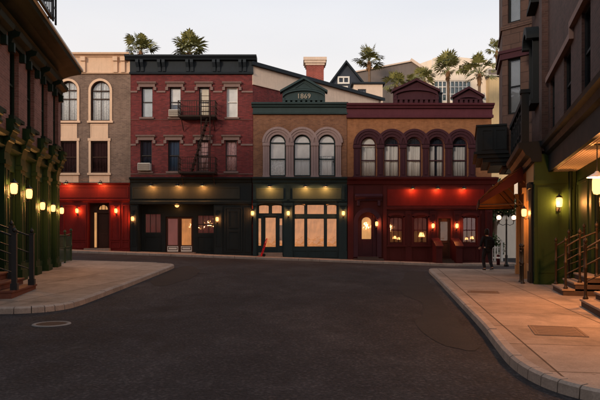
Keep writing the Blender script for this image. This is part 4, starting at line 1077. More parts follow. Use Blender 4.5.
mb.box(5.9501, 5.972, -.42, -.36, .5, 3.2); mb.box(5.9501, 5.972, .2, .26, .5, 3.2); mb.box(5.9501, 5.972, -.36, .2, .5, .56); mb.box(5.9501, 5.972, -.36, .2, 3.14, 3.2)
mb.build('return_wall', 'green_wall', BR)
m = MB(); m.tube([(6.05,.52,-.1),(6.05,.52,3.66)], .055, 10); 
for z in (.5,1.8,3.1): m.tube([(6.05,.52,z),(6.05,.52,z+.06)], .068, 10)
m.build('downpipe', 'green_dark', BR)
# projecting shopfront past the corner
mb = MB(); SH = [(.55,1.5,.7,2.9),(1.9,3.0,-.02,2.75),(3.4,4.6,.7,2.9)]
wall_holes(mb, 0, 5.599, -.5, 4.25, -.5, -.25, SH); mb.box(0, .25, -.249, 1.0, -.5, 4.25); mb.box(.251, 5.599, .8, 1.0, -.5, 4.25)
mb.build('shopfront', 'ochre_paint', BR)
for a, b in ((.02,.4),(3.02,3.36),(4.9,5.58)):
    m = MB(); m.box(a, b, -.58, -.501, -.4, 3.4); m.box(a-.02, b+.02, -.62, -.502, -.4, .5); m.box(a-.02, b+.02, -.64, -.502, 3.2, 3.4); m.build('pilaster', 'ochre_paint' if a < 4 else 'fascia_dark', BR)
for a, b, c, d in (SH[0], SH[2]): window(BR, a, b, c, d, 0, -.5, 'wood_dark', .06, .75, 1, cover=[('curtain','lit_brown',0,1,0,1)], name='shop_window')
door(BR, 1.92, 2.98, 0, 2.74, -.42, 'wood_dark', 'glass', 'lit_amber', glass_rect=(.15,.85,.3,.94))
# cornice and pierced parapet over the shopfront
mb = MB(); mb.profile([(-.5,4.0),(-.6,4.02),(-.64,4.16),(-.78,4.24),(-.86,4.4),(-.98,4.46),(-1.0,4.62),(-.3,4.66),(-.3,4.0)], .6, 6.0); mb.build('shop_cornice', 'fascia_dark', BR)
mb = MB(); yb = -.78
mb.box(.6, 5.9, yb-.06, yb+.06, 4.641, 4.86); mb.box(.6, 5.9, yb-.09, yb+.09, 5.98, 6.14)
for k in range(6):
    x = .7+k*.86
    mb.box(x, x+.09, yb-.05, yb+.05, 4.861, 5.979)
    if k < 6:
        for a, b, c, d in ((.14,.8,5.78,5.86),(.14,.22,5.1,5.779),(.221,.62,5.1,5.18),(.54,.62,5.181,5.56),(.36,.539,5.48,5.56)): mb.box(x+a, x+b, yb-.03, yb+.03, c, d)
mb.build('balustrade', 'fascia_dark', BR)
m = MB(); m.box(5.72,5.94,yb-.11,yb+.11,4.641,6.2); m.box(5.68,5.98,yb-.15,yb+.15,6.201,6.32); m.build('corner_post', 'fascia_dark', BR)
# panelled balcony round the bay
mb = MB()
for (x0, x1, y0, y1) in ((.30,.42,-2.0,-.95),(-2.8,.42,-2.12,-2.001),(-2.9,-2.801,-2.12,-1.0)): mb.box(x0, x1, y0, y1, 5.161, 6.2)
mb.box(-2.8, .299, -1.999, -1.0, 5.161, 5.2)
for x0, x1, y0, y1, z0, z1 in ((-2.95,.47,-2.17,-.95,6.201,6.28),(-3.0,.56,-2.26,-.9,5.06,5.16),(-2.9,.46,-2.12,-.85,4.9,5.059),(-2.8,.36,-1.9,-.8,4.74,4.899),(-2.7,.28,-1.6,-.8,4.6,4.739)): mb.box(x0, x1, y0, y1, z0, z1)
for a, b in ((-1.95,-1.5),(-1.42,-.98)): 
    mb.box(.421, .45, a, a+.05, 5.24, 6.08); mb.box(.421, .45, b-.05, b, 5.24, 6.08); mb.box(.421, .45, a+.05, b-.05, 5.24, 5.29); mb.box(.421, .45, a+.05, b-.05, 6.03, 6.08)
mb.build('balcony', 'fascia_dark', BR)

# awning over the shop door
aw = empty('shop_awning', rworld(1.5, .6, 2.7), BET, 'rust red canvas awning on an iron frame over the corner shop door', 'awning')
A0, A1 = -2.0, 1.85     # along the front, from the thing's base
def awp(s, out, z): return (s, -out+.1, z)
mb = MB(); t = .012
sec = [(0,1.5),(.55,1.16),(1.1,.74),(1.52,.32)]
poly = [(-o, z) for o, z in sec] + [(-o, z-t) for o, z in sec[::-1]]
mb.prism([(y, z) for y, z in poly], A0, A1, 'x')
mb.prism([(-.001,1.48),(-1.5,.30),(-1.5,.14),(-.001,1.0)], A1+.001, A1+.012, 'x'); mb.prism([(-.001,1.48),(-1.5,.30),(-1.5,.10),(-.001,.14)], A0-.012, A0-.001, 'x'); mb.build('canvas', 'awning', aw)
mb = MB(); mb.prism([(-o, z-.014) for o, z in sec] + [(-o, z-.02) for o, z in sec[::-1]], A0+.004, A1-.004, 'x'); mb.prism([(-.004,1.44),(-1.48,.29),(-1.48,.12),(-.004,.16)], A0+.001, A0+.008, 'x'); mb.prism([(-.004,1.44),(-1.48,.29),(-1.48,.16),(-.004,1.02)], A1-.008, A1-.001, 'x'); mb.build('lit_lining', 'awning_lit_lining', aw)  # added inner sheet, its colour makes the underside look lamplit
m = MB(); n = 22; v = []
for k in range(n+1):
    x = A0+(A1-A0)*k/n; dip = .035*abs(math.sin(PI*k/2)); v += [(x,-1.52,.31),(x,-1.52,.05+dip),(x,-1.532,.31),(x,-1.532,.05+dip)]
f = []
for k in range(n):
    a, b = k*4, k*4+4; f += [(a,b,b+1,a+1),(a+2,a+3,b+3,b+2),(a+1,b+1,b+3,a+3),(a,a+2,b+2,b)]
m.add(v, f); m.build('valance', 'awning', aw)
m = MB()
for s in (A0+.02, (A0+A1)/2, A1-.02):
    m.tube([(s,-.01,1.45)]+[(s,-o,z-.04) for o, z in sec], .02, 6); m.tube([(s,-1.5,.12),(s,-.02,.12)], .02, 6); m.tube([(s,-.02,.12),(s,-.75,.98)], .016, 6); m.tube([(s,-1.5,.12),(s,-1.5,.32)], .02, 6)
m.tube([(A0,-1.5,.12),(A1,-1.5,.12)], .02, 6); m.tube([(A0,-.75,.98),(A1,-.75,.98)], .016, 6); m.build('frame', 'iron_rust', aw)

# stoops and rails on the right
for (s, lab, pts) in ((7.9,'dark steps with pale treads behind the farther pair of bronze rails',None),(12.0,'dark steps with pale treads at the right picture edge',None)):
    g = gz(*rworld(s+.8,.6,0)[:2])+KH
    w = 1.75 if s < 10 else 2.2
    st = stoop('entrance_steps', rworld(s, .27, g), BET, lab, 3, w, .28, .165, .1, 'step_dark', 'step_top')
    for e, (d, wd) in enumerate(((.08,'farther'),(w-.08,'nearer'))):
        which = 'first' if s < 10 else 'second'
        handrail('stair_handrail', rworld(s+d, .17, g), BET, f'{wd} bronze handrail of the ' + ('steps beside the green return wall' if s < 10 else 'steps at the right picture edge'),
                 [(0,0,.165,1.15),(0,.33,.33,1.2),(0,.72,.495,1.2)], 'brass', .03, .042, (.93,.62,.32), group='bronze handrails of the right steps')
gp = gz(*rworld(5.3,.8,0)[:2])+KH
handrail('corner_guard_rail', rworld(5.1, .85, gp), BET, 'short dark iron guard rail with two posts at the shop corner', [(0,0,0,1.12),(.75,0,0,1.12)], 'iron', .035, .05, (.92,.5))
# ================================================================ lamps (each a thing of its own)
WARM = (1.0, .38, .10); ORG = (1.0, .26, .06); YEL = (1.0, .43, .12)
def make_wall_lantern(glass, power, col, metal='iron', sc=1.0):
    """lantern on a bracket; back plate at y=0, outward -y, base at the bracket's foot"""
    t = empty('wall_lantern', (0,0,0), 0, None, 'lamp')
    m = MB(); m.box(-.05,.05,-.02,0,-.16,.16); m.build('backplate', metal, t)
    m = MB(); m.tube([(0,-.02,-.1),(0,-.09,-.15),(0,-.15,-.12),(0,-.15,-.06)], .012, 6); m.build('bracket', metal, t)
    m = MB(); m.lathe([(.02,-.06),(.05,-.055),(.075,-.03),(.085,.06),(.085,.16),(.06,.19),(.02,.2)], (0,-.15,0), 12); m.build('lamp_glass', glass, t)
    m = MB(); m.lathe([(.1,.2),(.095,.205),(.05,.25),(.02,.27),(.022,.3),(0,.32)], (0,-.15,0), 12); m.build('lantern_cap', metal, t); m = MB(); m.lathe([(.0,-.062),(.06,-.06),(.06,-.075),(0,-.08)], (0,-.15,0), 12); m.build('lantern_foot', metal, t)
    point_light(t, (0,-.15,.06), power, col, .05); t.scale = (sc,)*3; return t
def make_gooseneck(glass, power, col, metal='iron'):
    t = empty('gooseneck_lamp', (0,0,0), 0, None, 'lamp')
    m = MB(); m.tube([(0,0,.02),(0,-.08,.10),(0,-.2,.12),(0,-.28,.06),(0,-.29,0)], .014, 6); m.lathe([(0,-.04),(.04,-.04),(.04,.04),(0,.04)], (0,0,.02), 8); m.build('arm', metal, t)
    m = MB(); m.lathe([(.03,.01),(.05,0),(.09,-.03),(.15,-.10),(.155,-.11),(.145,-.10),(.085,-.035),(.03,-.01)], (0,-.29,0), 14); m.build('shade', metal, t)
    m = MB(); m.lathe([(0,-.02),(.035,-.03),(.05,-.065),(.04,-.1),(0,-.115)], (0,-.29,0), 10); m.build('bulb', glass, t)
    point_light(t, (0,-.24,-.13), power, col, .04); return t

def on_front(px, py, y): return (FX(px)*((FY+y)/FY), FY+y, 1.6+(238-py)*(FY+y)/583)
# gooseneck lamps over the far signs
pg, ug = make_gooseneck('lamp_orange', 50, (1,.30,.08)), []
pw, uw = make_gooseneck('lamp_warm', 95, WARM), []
py_, uy = make_gooseneck('lamp_yellow', 62, WARM), []
for px, lab in ((67.5,'left gooseneck lamp on the tan front over the red shopfront'),(101.5,'right gooseneck lamp on the tan front over the red shopfront')):
    place(py_, uy, on_front(px, 182.6, -.31), 0, lab, 'gooseneck lamps over the tan building shopfront')
GN = []
for px, lab in ((152,'left gooseneck lamp over the long dark sign board'),(178.5,'middle gooseneck lamp over the long dark sign board'),(203,'right gooseneck lamp over the long dark sign board')):
    place(pw, uw, on_front(px, 184.6, -.28), 0, lab, 'gooseneck lamps over the dark sign board')
pyl, uyl = make_gooseneck('lamp_yellow', 75, YEL), []
for px, lab in ((270,'gooseneck lamp over the small olive sign board beside the 1869 shop window'),(305.5,'left gooseneck lamp over the wide olive sign board'),(325.5,'right gooseneck lamp over the wide olive sign board')):
    place(pyl, uyl, on_front(px, 185.4, -.28), 0, lab, 'gooseneck lamps over the olive sign boards')
for px, lab in ((412,'left gooseneck lamp glowing red on the tavern sign board'),(437,'middle gooseneck lamp glowing red on the tavern sign board'),(463,'right gooseneck lamp glowing red on the tavern sign board')):
    place(pg, ug, on_front(px, 187.4, -.29), 0, lab, 'gooseneck lamps over the tavern sign board')
# small wall lanterns of the far row
po, uo = make_wall_lantern('lamp_orange', 46, (1,.32,.09)), []
for px, py, y, lab, g in ((77.8,212,-.15,'wall lantern on the red pilaster left of the dark door',1),(116.6,212,-.15,'wall lantern on the red pilaster right of the dark door',1),
        (133.2,220,-.225,'wall lantern left of the recessed double doors',2),(217.5,220.5,-.225,'wall lantern right of the recessed double doors',2),
        (252.6,214.5,-.20,'wall lantern at the left edge of the teal shopfront',3),(288.3,214.5,-.255,'wall lantern between the teal door and its big window',3),(343.2,214.5,-.255,'wall lantern at the right end of the teal shopfront',3),
        (376.4,225,-.305,'wall lantern on the maroon arched portal',4),(432.6,227,-.26,'wall lantern left of the tavern door',4),(456.4,227,-.26,'wall lantern right of the tavern door',4)):
    place(po, uo, on_front(px, py, y), 0, lab, {1:'lanterns on the red shopfront',2:'lanterns on the dark shopfront',3:'lanterns on the teal shopfront',4:'lanterns on the tavern front'}[g])
# ceiling lamp inside the recessed entrance
cl = empty('ceiling_lamp', on_front(177, 204.8, .2), 0, 'round ceiling lamp over the recessed double doors', 'lamp')
m = MB(); m.lathe([(0,.0),(.14,0),(.14,-.03),(0,-.03)], (0,0,0), 14); m.build('ceiling_rose', 'brass', cl)
m = MB(); m.lathe([(.13,-.031),(.12,-.08),(.07,-.14),(0,-.16)], (0,0,0), 14); m.build('lamp_glass', 'lamp_warm', cl); point_light(cl, (0,-.08,-.2), 9, WARM, .06)
# lanterns on the left building
pl, ul = make_wall_lantern('lamp_yellow', 58, YEL, 'iron'), []
for s, z, k, lab in ((3.86,3.0,1.75,'nearest and largest wall lantern on the green pilasters'),(5.4,2.97,1.7,'second wall lantern along the green pilasters'),(7.1,2.70,1.45,'middle wall lantern of the green pilasters'),(8.6,2.70,1.4,'fourth wall lantern along the green pilasters'),(10.0,2.68,1.35,'farthest wall lantern on the green pilasters at the corner')):
    place(pl, ul, lworld(s, -.036, z-.1), ALF, lab, 'lanterns on the green pilasters', k*.66)
# lanterns on the right building
pr, ur = make_wall_lantern('lamp_yellow', 85, (1,.40,.10)), []
place(pr, ur, rworld(5.975, -.18, 2.62), BET+PI/2, 'yellow wall lantern on the green return wall by the steps', 'lanterns on the right building', 1.15)
place(pr, ur, rworld(4.15+.05, .505, 2.4), BET, 'small wall lantern on the ochre shopfront beside the awning', 'lanterns on the right building', 1.0)
hp = rworld(11.55, -.16, 3.672)
pe = empty('pendant_lamp', hp, BET, 'big bright pendant lamp with a white shade under the right soffit', 'lamp')
m = MB(); m.lathe([(0,0),(.06,0),(.06,-.03),(0,-.03)], (0,0,0), 12); m.tube([(0,0,-.03),(0,0,-.66)], .012, 6); m.build('stem', 'iron', pe)
m = MB(); m.lathe([(.03,-.6),(.06,-.64),(.2,-.72),(.215,-.74),(.19,-.725),(.05,-.66),(.03,-.63)], (0,0,0), 18); m.build('shade', 'white', pe)
m = MB(); m.lathe([(.03,-.66),(.085,-.72),(.10,-.82),(.10,-1.02),(.07,-1.1),(0,-1.12)], (0,0,0), 16); m.build('lamp_glass', 'lamp_yellow', pe)
point_light(pe, (0,0,-.88), 560, (1,.38,.11), .09)
pe2 = copy_tree(pe); pe2.location = rworld(15.2, -.16, 3.672); pe2['label'] = 'pendant lamp with a white shade under the soffit beyond the right picture edge'
# twin globe lamp post in the alley
lp = empty('globe_lamp_post', (FX(506.4)*30/35, 30.0, gz(8.3,30)+KH), 0, 'dark lamp post with two pale glowing globes in the alley', 'street lamp')
m = MB(); m.lathe([(0,0),(.13,0),(.13,.1),(.08,.16),(.065,.5),(.075,.55),(.045,.62),(.04,2.35),(.06,2.38),(.03,2.5),(0,2.66)], (0,0,0), 12); m.build('post', 'iron', lp)
for s in (-1, 1):
    m = MB(); m.tube([(0,0,2.2),(s*.18,0,2.12),(s*.36,0,2.2),(s*.385,0,2.36)], .018, 6); m.lathe([(0,2.34),(.06,2.35),(.07,2.39),(0,2.4)], (s*.385,0,0), 10); a = m.build('arm', 'iron', lp)
    m = MB(); m.lathe([(.05,-.105)]+[(.115*math.cos(t*PI/8-PI/2), .115*math.sin(t*PI/8-PI/2)) for t in range(2,8)]+[(0,.115)], (s*.385,0,2.52), 14); m.build('globe', 'lamp_white', a)
    point_light(lp, (s*.385,0,2.53), 8, (1,.72,.42), .1)

# ================================================================ fire escape of the red building
fe = empty('iron_fire_escape', on_front(199, 173.5, -.5), 0, 'dark iron fire escape with two balconies on the red brick front', 'fire escape')
bx_, by_, bz_ = fe.location
def fx(px): return FX(px)-bx_
def fz(py): return FZ(py)-bz_
for t, b, nm in ((104.5,118.5,0),(157,173.5,1)):
    z = fz(b); x0, x1 = fx(181.5), fx(217.5)
    m = MB()
    for k in range(7): m.box(x0, x1, -.42+k*.14, -.37+k*.14, z-.05, z-.01)
    m.box(x0, x1, -.5, -.44, z-.09, z); m.box(x0, x1, .42, .48, z-.09, z); m.box(x0, x0+.05, -.44, .42, z-.09, z-.001); m.box(x1-.05, x1, -.44, .42, z-.09, z-.001); pf = m.build('platform', 'iron_rust', fe)
    m = MB(); h = .85
    for q in (.2,.5,.85): m.bar((x0,-.47,z+q), (x1,-.47,z+q), .03); m.bar((x0,-.47,z+q), (x0,.45,z+q), .03); m.bar((x1,-.47,z+q), (x1,.45,z+q), .03)
    n = 16
    for k in range(n+1): m.bar((x0+(x1-x0)*k/n,-.47,z), (x0+(x1-x0)*k/n,-.47,z+h), .018 if k % 8 else .04)
    for k in range(1,5): m.bar((x0,-.47+k*.2,z), (x0,-.47+k*.2,z+h), .018); m.bar((x1,-.47+k*.2,z), (x1,-.47+k*.2,z+h), .018)
    m.build('railing', 'iron_rust', fe)
    m = MB(); m.bar((x0+.15,-.4,z-.09), (x0+.15,.44,z-.75), .04); m.bar((x1-.15,-.4,z-.09), (x1-.15,.44,z-.75), .04); m.build('bracket', 'iron_rust', fe)
m = MB()
for q in (204,212.6): m.bar((fx(q),-.54,fz(172)), (fx(q),-.54,fz(97)), .045)
for k in range(15): z = fz(170)+k*.3; m.bar((fx(204),-.54,z), (fx(212.6),-.54,z), .025)
m.build('ladder', 'iron_rust', fe)
m = MB()
for y in (-.3,.1): m.bar((fx(193.5),y,fz(173)), (fx(209.5),y,fz(120)), .05, .1)
for k in range(11):
    u = (k+.5)/11; x = fx(193.5)+(fx(209.5)-fx(193.5))*u; z = fz(173)+(fz(120)-fz(173))*u; m.box(x-.1, x+.1, -.28, .08, z-.015, z+.015)
m.build('stair_flight', 'iron_rust', fe)
# window air conditioners
def make_ac():
    t = empty('window_air_conditioner', (0,0,0), 0, None, 'air conditioner')
    m = MB(); m.box(-.33,.33,-.32,.16,0,.4); m.build('casing', 'offwhite', t, bevel=.015)
    m = MB()
    for k in range(7): m.box(-.29,.29,-.345,-.322,.04+k*.048,.062+k*.048)
    m.box(-.3,-.285,-.343,-.322,.03,.37); m.box(.285,.3,-.343,-.322,.03,.37); m.build('grille', 'roof_grey', t); return t
ac, ua = make_ac(), []
place(ac, ua, on_front(175.2, 117.2, 0), 0, 'window air conditioner with a grey grille in the upper window beside the fire escape', 'window air conditioners')
place(ac, ua, on_front(145.3, 171, 0), 0, 'window air conditioner in the lower left window of the red front', 'window air conditioners', 1.12)

# lamps standing in the tavern windows
def make_table_lamp():
    t = empty('table_lamp', (0,0,0), 0, None, 'lamp')
    m = MB(); m.lathe([(0,0),(.08,0),(.08,.02),(.03,.04),(.02,.1),(.045,.16),(.02,.22),(.015,.28),(0,.28)], (0,0,0), 12); m.build('base', 'brass', t)
    m = MB(); m.lathe([(.15,.27),(.08,.47)], (0,0,0), 16); m.lathe([(.075,.469),(.145,.272)], (0,0,0), 16); m.build('lamp_shade', 'lamp_warm', t); return t
tl, ut = make_table_lamp(), []
for px, py, lab, k in ((394.6,243.2,'small shaded lamp glowing in the left tavern window',.8),(398.6,243.3,'second smaller lamp glowing in the left tavern window',.65),(421.5,243.2,'largest shaded lamp glowing in the middle tavern window',1.25),(466.5,243.2,'small shaded lamp at the left of the right tavern window',.6),(472,243.2,'small shaded lamp at the right of the right tavern window',.75)):
    place(tl, ut, on_front(px, py-.9, .07), 0, lab, 'lamps in the tavern windows', k)
for px in (395.5,420,469):
    pass
# shelf the lamps stand on, part of the building
for a, b in WIN: MB().box(O.x(a)+.06, O.x(b)-.06, -.0, .12, O.z(242.6)-.02, O.z(242.6)+.03).build('window_shelf', 'wood_dark', O.root)

# ================================================================ things in the street
gt = gz(FX(265), 34.5)+KH
ht = empty('hand_truck', (FX(263.4)*34.35/35, 34.28, gt), math.radians(-72), 'bright red hand truck leaning beside the teal shop door', 'hand truck')
lean = .30
m = MB()
for s in (-.17,.17): m.tube([(s,-.12,.09),(s+.06,.16,1.0),(s*.6+.06,.22,1.2)], .024, 8)
m.tube([(-.17*.6+.06,.22,1.2),(.06,.24,1.24),(.17*.6+.06,.22,1.2)], .024, 8)
for z in (.25,.5,.75,1.0):
    u = (z-.09)/.91; m.box(-.18+.06*u, .18+.06*u, -.12+.28*u-.012, -.12+.28*u+.012, z-.022, z+.022)
m.build('frame', 'red_truck', ht); ht.scale = (.86,)*3
m = MB(); m.box(-.2,.2,-.36,-.12,.03,.045); m.box(-.2,.2,-.13,-.115,.03,.2); m.build('toe_plate', 'red_truck', ht)
for s in (-.24,.24):
    m = MB(); m.tube([(s-.03,-.02,.11),(s+.03,-.02,.11)], .11, 14); m.build('wheel', 'rubber', ht)
mh = empty('manhole_cover', (-4.58, 10.75, gz(-4.58,10.75)+.002), .3, 'round pale rimmed manhole cover in the near left road', 'manhole cover')
m = MB(); m.lathe([(.27,0),(.27,.014),(.33,.014),(.34,0)], (0,0,0), 32); m.build('rim', 'cover_rim', mh)
m = MB(); m.lathe([(0,0),(.265,0),(.265,.009),(0,.009)], (0,0,0), 32)
for k in range(-4,5):
    w = math.sqrt(max(0,.25**2-(k*.055)**2)); m.box(-w, w, k*.055-.012, k*.055+.012, .0092, .013)
m.build('lid', 'step_dark', mh)
def utility_cover(loc, rz, w, l, label):
    t = empty('utility_cover', loc, rz, label, 'utility cover', 'covers set in the right pavement')
    m = MB(); m.box(-w/2,w/2,-l/2,-l/2+.04,0,.008); m.box(-w/2,w/2,l/2-.04,l/2,0,.008); m.box(-w/2,-w/2+.04,-l/2+.04,l/2-.04,0,.008); m.box(w/2-.04,w/2,-l/2+.04,l/2-.04,0,.008); m.build('frame', 'cover_metal', t)
    m = MB(); m.box(-w/2+.045,w/2-.045,-l/2+.045,l/2-.045,0,.006)
    for k in range(6): m.box(-w/2+.08,w/2-.08,-l/2+.1+k*(l-.2)/5-.01,-l/2+.1+k*(l-.2)/5+.01,.0062,.009)
    m.build('lid', 'cover_metal', t)
utility_cover((4.05, 9.2, gz(4.05,9.2)+KH+.001), -.27, .75, 1.0, 'large rectangular iron cover in the near right pavement')
utility_cover((4.9, 15.6, gz(4.9,15.6)+KH+.001), -.27, .8, .6, 'smaller rectangular iron cover farther along the right pavement')

# ================================================================ alley behind the lamp post
fn = empty('picket_fence', (9.9, 37.0, 0), 0, 'white picket fence across the end of the alley', 'fence')
for k in range(4):
    m = MB(); x = -.1+k*1.0; m.box(x-.06, x+.06, -.06, .06, 0, 1.3); m.prism([(x-.09,1.301),(x+.09,1.301),(x,1.46)], -.09, .09); m.build('post', 'white', fn)
for z in (.3,.95): 
    m = MB(); m.box(-.04, 2.86, .061, .1, z, z+.1); m.build('rail', 'white', fn)
m = MB()
for k in range(17):
    x = .06+k*.17; m.prism([(x,.08),(x+.09,.08),(x+.09,1.05),(x+.045,1.14),(x,1.05)], .03, .06)
m.build('pickets', 'white', fn); 
def leaf_mass(mb, c, r, n, size, rr):
    for _ in range(n):
        while True:
            p = Vector((rr.uniform(-1,1), rr.uniform(-1,1), rr.uniform(-1,1)))
            if p.length < 1 and p.length > .35*rr.random(): break
        q = Vector((c[0]+p.x*r[0], c[1]+p.y*r[1], c[2]+p.z*r[2]))
        a = Vector((rr.gauss(0,1), rr.gauss(0,1), rr.gauss(0,1))).normalized(); b = a.cross(Vector((rr.gauss(0,1), rr.gauss(0,1), rr.gauss(0,1)))).normalized()
        s = size*rr.uniform(.6,1.4)
        mb.add([q-a*s, q+b*s*.45, q+a*s, q-b*s*.45], [(0,1,2,3)])
hd = empty('alley_hedge', (11.5, 38.6, 0), 0, 'clipped green hedge behind the white picket fence', 'hedge')
m = MB(); leaf_mass(m, (0,0,1.0), (2.2,.55,1.05), 2600, .1, rnd); leaf_mass(m, (.6,.3,1.5), (1.0,.5,.7), 700, .1, rnd); m.build('foliage', 'hedge_leaf', hd)
m = MB()
for x in (-1.5,-.7,.2,1.1,1.7): m.tube([(x,0,-.1),(x+.1,.05,.9)], .03, 5)
m.build('stem', 'palm_trunk', hd)
bo = empty('alley_bollard', (10.75, 31.6, gz(8.3,31.6)+KH), 0, 'short red bollard at the alley mouth beside the lamp post', 'bollard')
m = MB(); m.lathe([(0,0),(.09,0),(.09,.5),(.07,.56),(0,.58)], (0,0,0), 14); m.build('post', 'red_dark', bo); m = MB(); m.lathe([(.092,.36),(.096,.37),(.096,.43),(.092,.44)], (0,0,0), 14); m.build('band', 'white', bo)

tr = empty('alley_tree', (13.6, 41.0, 0), 0, 'leafy grey trunked tree at the back of the alley', 'tree')
m = MB(); m.tube([(-.1,0,-.2),(0,0,1.2),(.12,.05,2.4),(.05,.1,3.6)], .24, 10, .13); m.tube([(.1,.05,2.3),(.7,.2,3.2),(1.1,.3,4.2)], .1, 8, .05); m.tube([(.08,.05,2.6),(-.6,0,3.4),(-.9,-.1,4.3)], .1, 8, .05); m.build('trunk', 'palm_trunk', tr)
m = MB()
for c, r, n in (((0,0,4.2),(1.5,1.3,.9),1300),((1.1,.2,3.9),(1.0,1.0,.8),800),((-1.0,0,4.0),(1.0,1.0,.9),800),((.2,.1,5.1),(1.1,1.0,.7),700),((-.5,-.3,3.0),(.6,.6,.4),250)): leaf_mass(m, c, r, n, .13, rnd)
m.build('crown', 'hedge_leaf', tr)
aw2 = empty('alley_wall', (15, 46.5, 0), 0, 'plain cream garden wall closing the back of the alley', 'wall')
m = MB(); m.box(-3.5, 9, 0, .3, -.4, 3.4); m.build('wall', 'cream_wall', aw2); m = MB(); m.box(-3.55, 9.05, -.06, .36, 3.401, 3.52); m.build('coping', 'stone_grey', aw2)

# ================================================================ buildings and palms behind the row
def zpy(py, y): return 1.6+(238-py)*y/583
def xpx(px, y): return (px-300)*y/583
gh = empty('gabled_roof_house', (xpx(356,50), 50, 0), 0, 'dark slate gabled house with white framed windows behind the chimney', 'house')
def hx(px, y=50): return xpx(px, y)-gh.location.x
zr_ = zpy(84,50); m = MB(); wall_holes(m, hx(331), hx(366), 0, zr_, 0, .25, [(hx(338.5),hx(348),zpy(100,50),zpy(85.5,50))]); m.box(hx(331),hx(331)+.2,.251,7,0,zr_); m.box(hx(366)-.2,hx(366),.251,7,0,zr_); m.build('wall', 'house_dark', gh)
m = MB(); m.prism([(hx(331),zr_+.001),(hx(362.5),zr_+.001),(hx(346),zpy(63.5,50))], 0, .25); m.build('gable', 'house_dark', gh)
m = MB(); rake(m, (hx(329.5),zr_-.15), (hx(346),zpy(63.5,50)), -.35, 7, .22); rake(m, (hx(346),zpy(63.5,50)), (hx(364),zr_-.15), -.35, 7, .22); m.build('roof', 'slate', gh)
m = MB(); a, b, c, d = hx(337.5), hx(349.5), zr_+.002, zpy(76.5,50)
panel_frame(m, a, b, c, d, 0, .13, .09); m.box((a+b)/2-.05, (a+b)/2+.05, -.07, -.001, c+.13, d-.13); gw = m.build('gable_window', 'white', gh); MB().box(a+.12, b-.12, -.03, -.012, c+.12, d-.12).build('pane', 'house_dark', gw)
window(gh, hx(338.5), hx(348), zpy(100,50), zpy(85.5,50), 0, 0, 'white', .1, 0, 1, cover=[('curtain','curtain_navy',0,1,0,1)])
m = MB(); a, b = hx(352), hx(380); wall_holes(m, a, b, 0, zpy(86,49), -1.6, -1.35, [(hx(356),hx(364),zpy(98,48.4),zpy(89,48.4))]); m.box(a,a+.2,-1.349,-.01,0,zpy(86,49)); m.box(b-.2,b,-1.349,6,0,zpy(86,49)); m.build('side_wing', 'cream_dull', gh)
m = MB(); m.box(a-.2, b+.2, -1.8, -.4, zpy(86,49)+.001, zpy(84.4,49)); m.build('wing_cornice', 'slate', gh)
window(gh, hx(356), hx(364), zpy(98,48.4), zpy(89,48.4), 0, -1.6, 'house_dark', .08, 0, 1, cover=[('curtain','curtain_navy',0,1,0,1)])
hall = empty('hall_building', (xpx(388,60), 60, 0), 0, 'big brown grey hall with a sloping roofline behind the gables', 'building')
def bx2(px): return xpx(px,60)-hall.location.x
m = MB(); m.prism([(bx2(352),0),(bx2(424),0),(bx2(424),zpy(71,60)),(bx2(411),zpy(62,60)),(bx2(352),zpy(73.5,60))], 0, 12); m.build('wall', 'roof_grey', hall)
m = MB(); rake(m, (bx2(351),zpy(73.6,60)), (bx2(411),zpy(62,60)), -.2, 12.1, .14); rake(m, (bx2(411),zpy(62,60)), (bx2(425),zpy(71.6,60)), -.25, 12.1, .34); m.build('roof_edge', 'cream_dull', hall)
cb = empty('cream_office_building', (xpx(456,66), 66, 0), 0, 'sunlit cream building with a greenish strip of windows behind the tavern roof', 'building')
def cx2(px): return xpx(px,66)-cb.location.x
def cz(py): return zpy(py,66)
m = MB(); x0, x1, xm = cx2(404), cx2(548), cx2(433)
wall_holes(m, xm, x1, 0, cz(63), 0, .4, [(cx2(434.5),cx2(471),cz(101),cz(80.5))])
m.prism([(x0,0),(xm-.001,0),(xm-.001,cz(58)),(x0,cz(68))], .5, .9)
m.prism([(xm,cz(63)+.001),(cx2(488),cz(63)+.001),(cx2(487.9),cz(60)),(cx2(443),cz(55.4)),(xm,cz(58.2))], 0, .4)
m.box(x0, x0+.3, .91, 12, 0, cz(70)); m.box(x1-.3, x1, .41, 12, 0, cz(64)); m.box(xm, x1-.31, 3.0, 3.3, 0, cz(64)); m.box(x0+.31, xm, 4, 4.3, 0, cz(66)); m.build('wall', 'cream_wall', cb)
m = MB(); n = 9; a, b, zz0, zz1 = cx2(434.5), cx2(471), cz(101), cz(80.5)
for k in range(n+1): x = a+(b-a)*k/n; m.box(x-.05, x+.05, .08, .2, zz0, zz1)
for z in (zz0+.05, zz0+(zz1-zz0)*.35, zz0+(zz1-zz0)*.7, zz1-.05): m.box(a, b, .09, .19, z-.05, z+.05)
w = m.build('strip_window', 'white', cb); MB().box(a, b, .22, .23, zz0, zz1).build('pane', 'glass_teal', w); MB().box(a-.2, b+.2, .3, .35, zz0-.2, zz1+.2).build('blind', 'blind_teal', w)
m = MB(); m.box(cx2(486), cx2(505), -1.2, -.01, 0, cz(80)); m.build('stair_block', 'yellow_lit_wall', cb)
ru = empty('rooftop_unit', (xpx(494,64.6), 65.0, cz(80)+.002), 0, 'grey rooftop air handler on the yellow block by the right palm', 'air handler')
m = MB(); m.box(-.75,.75,-.35,.6,.12,.95); m.build('casing', 'offwhite', ru); m = MB(); m.box(-.6,.6,-.37,-.352,.25,.8); m.build('grille', 'roof_grey', ru); m = MB(); m.box(-.7,-.55,-.3,.5,0,.119); m.box(.55,.7,-.3,.5,0,.119); m.build('rail', 'iron', ru)

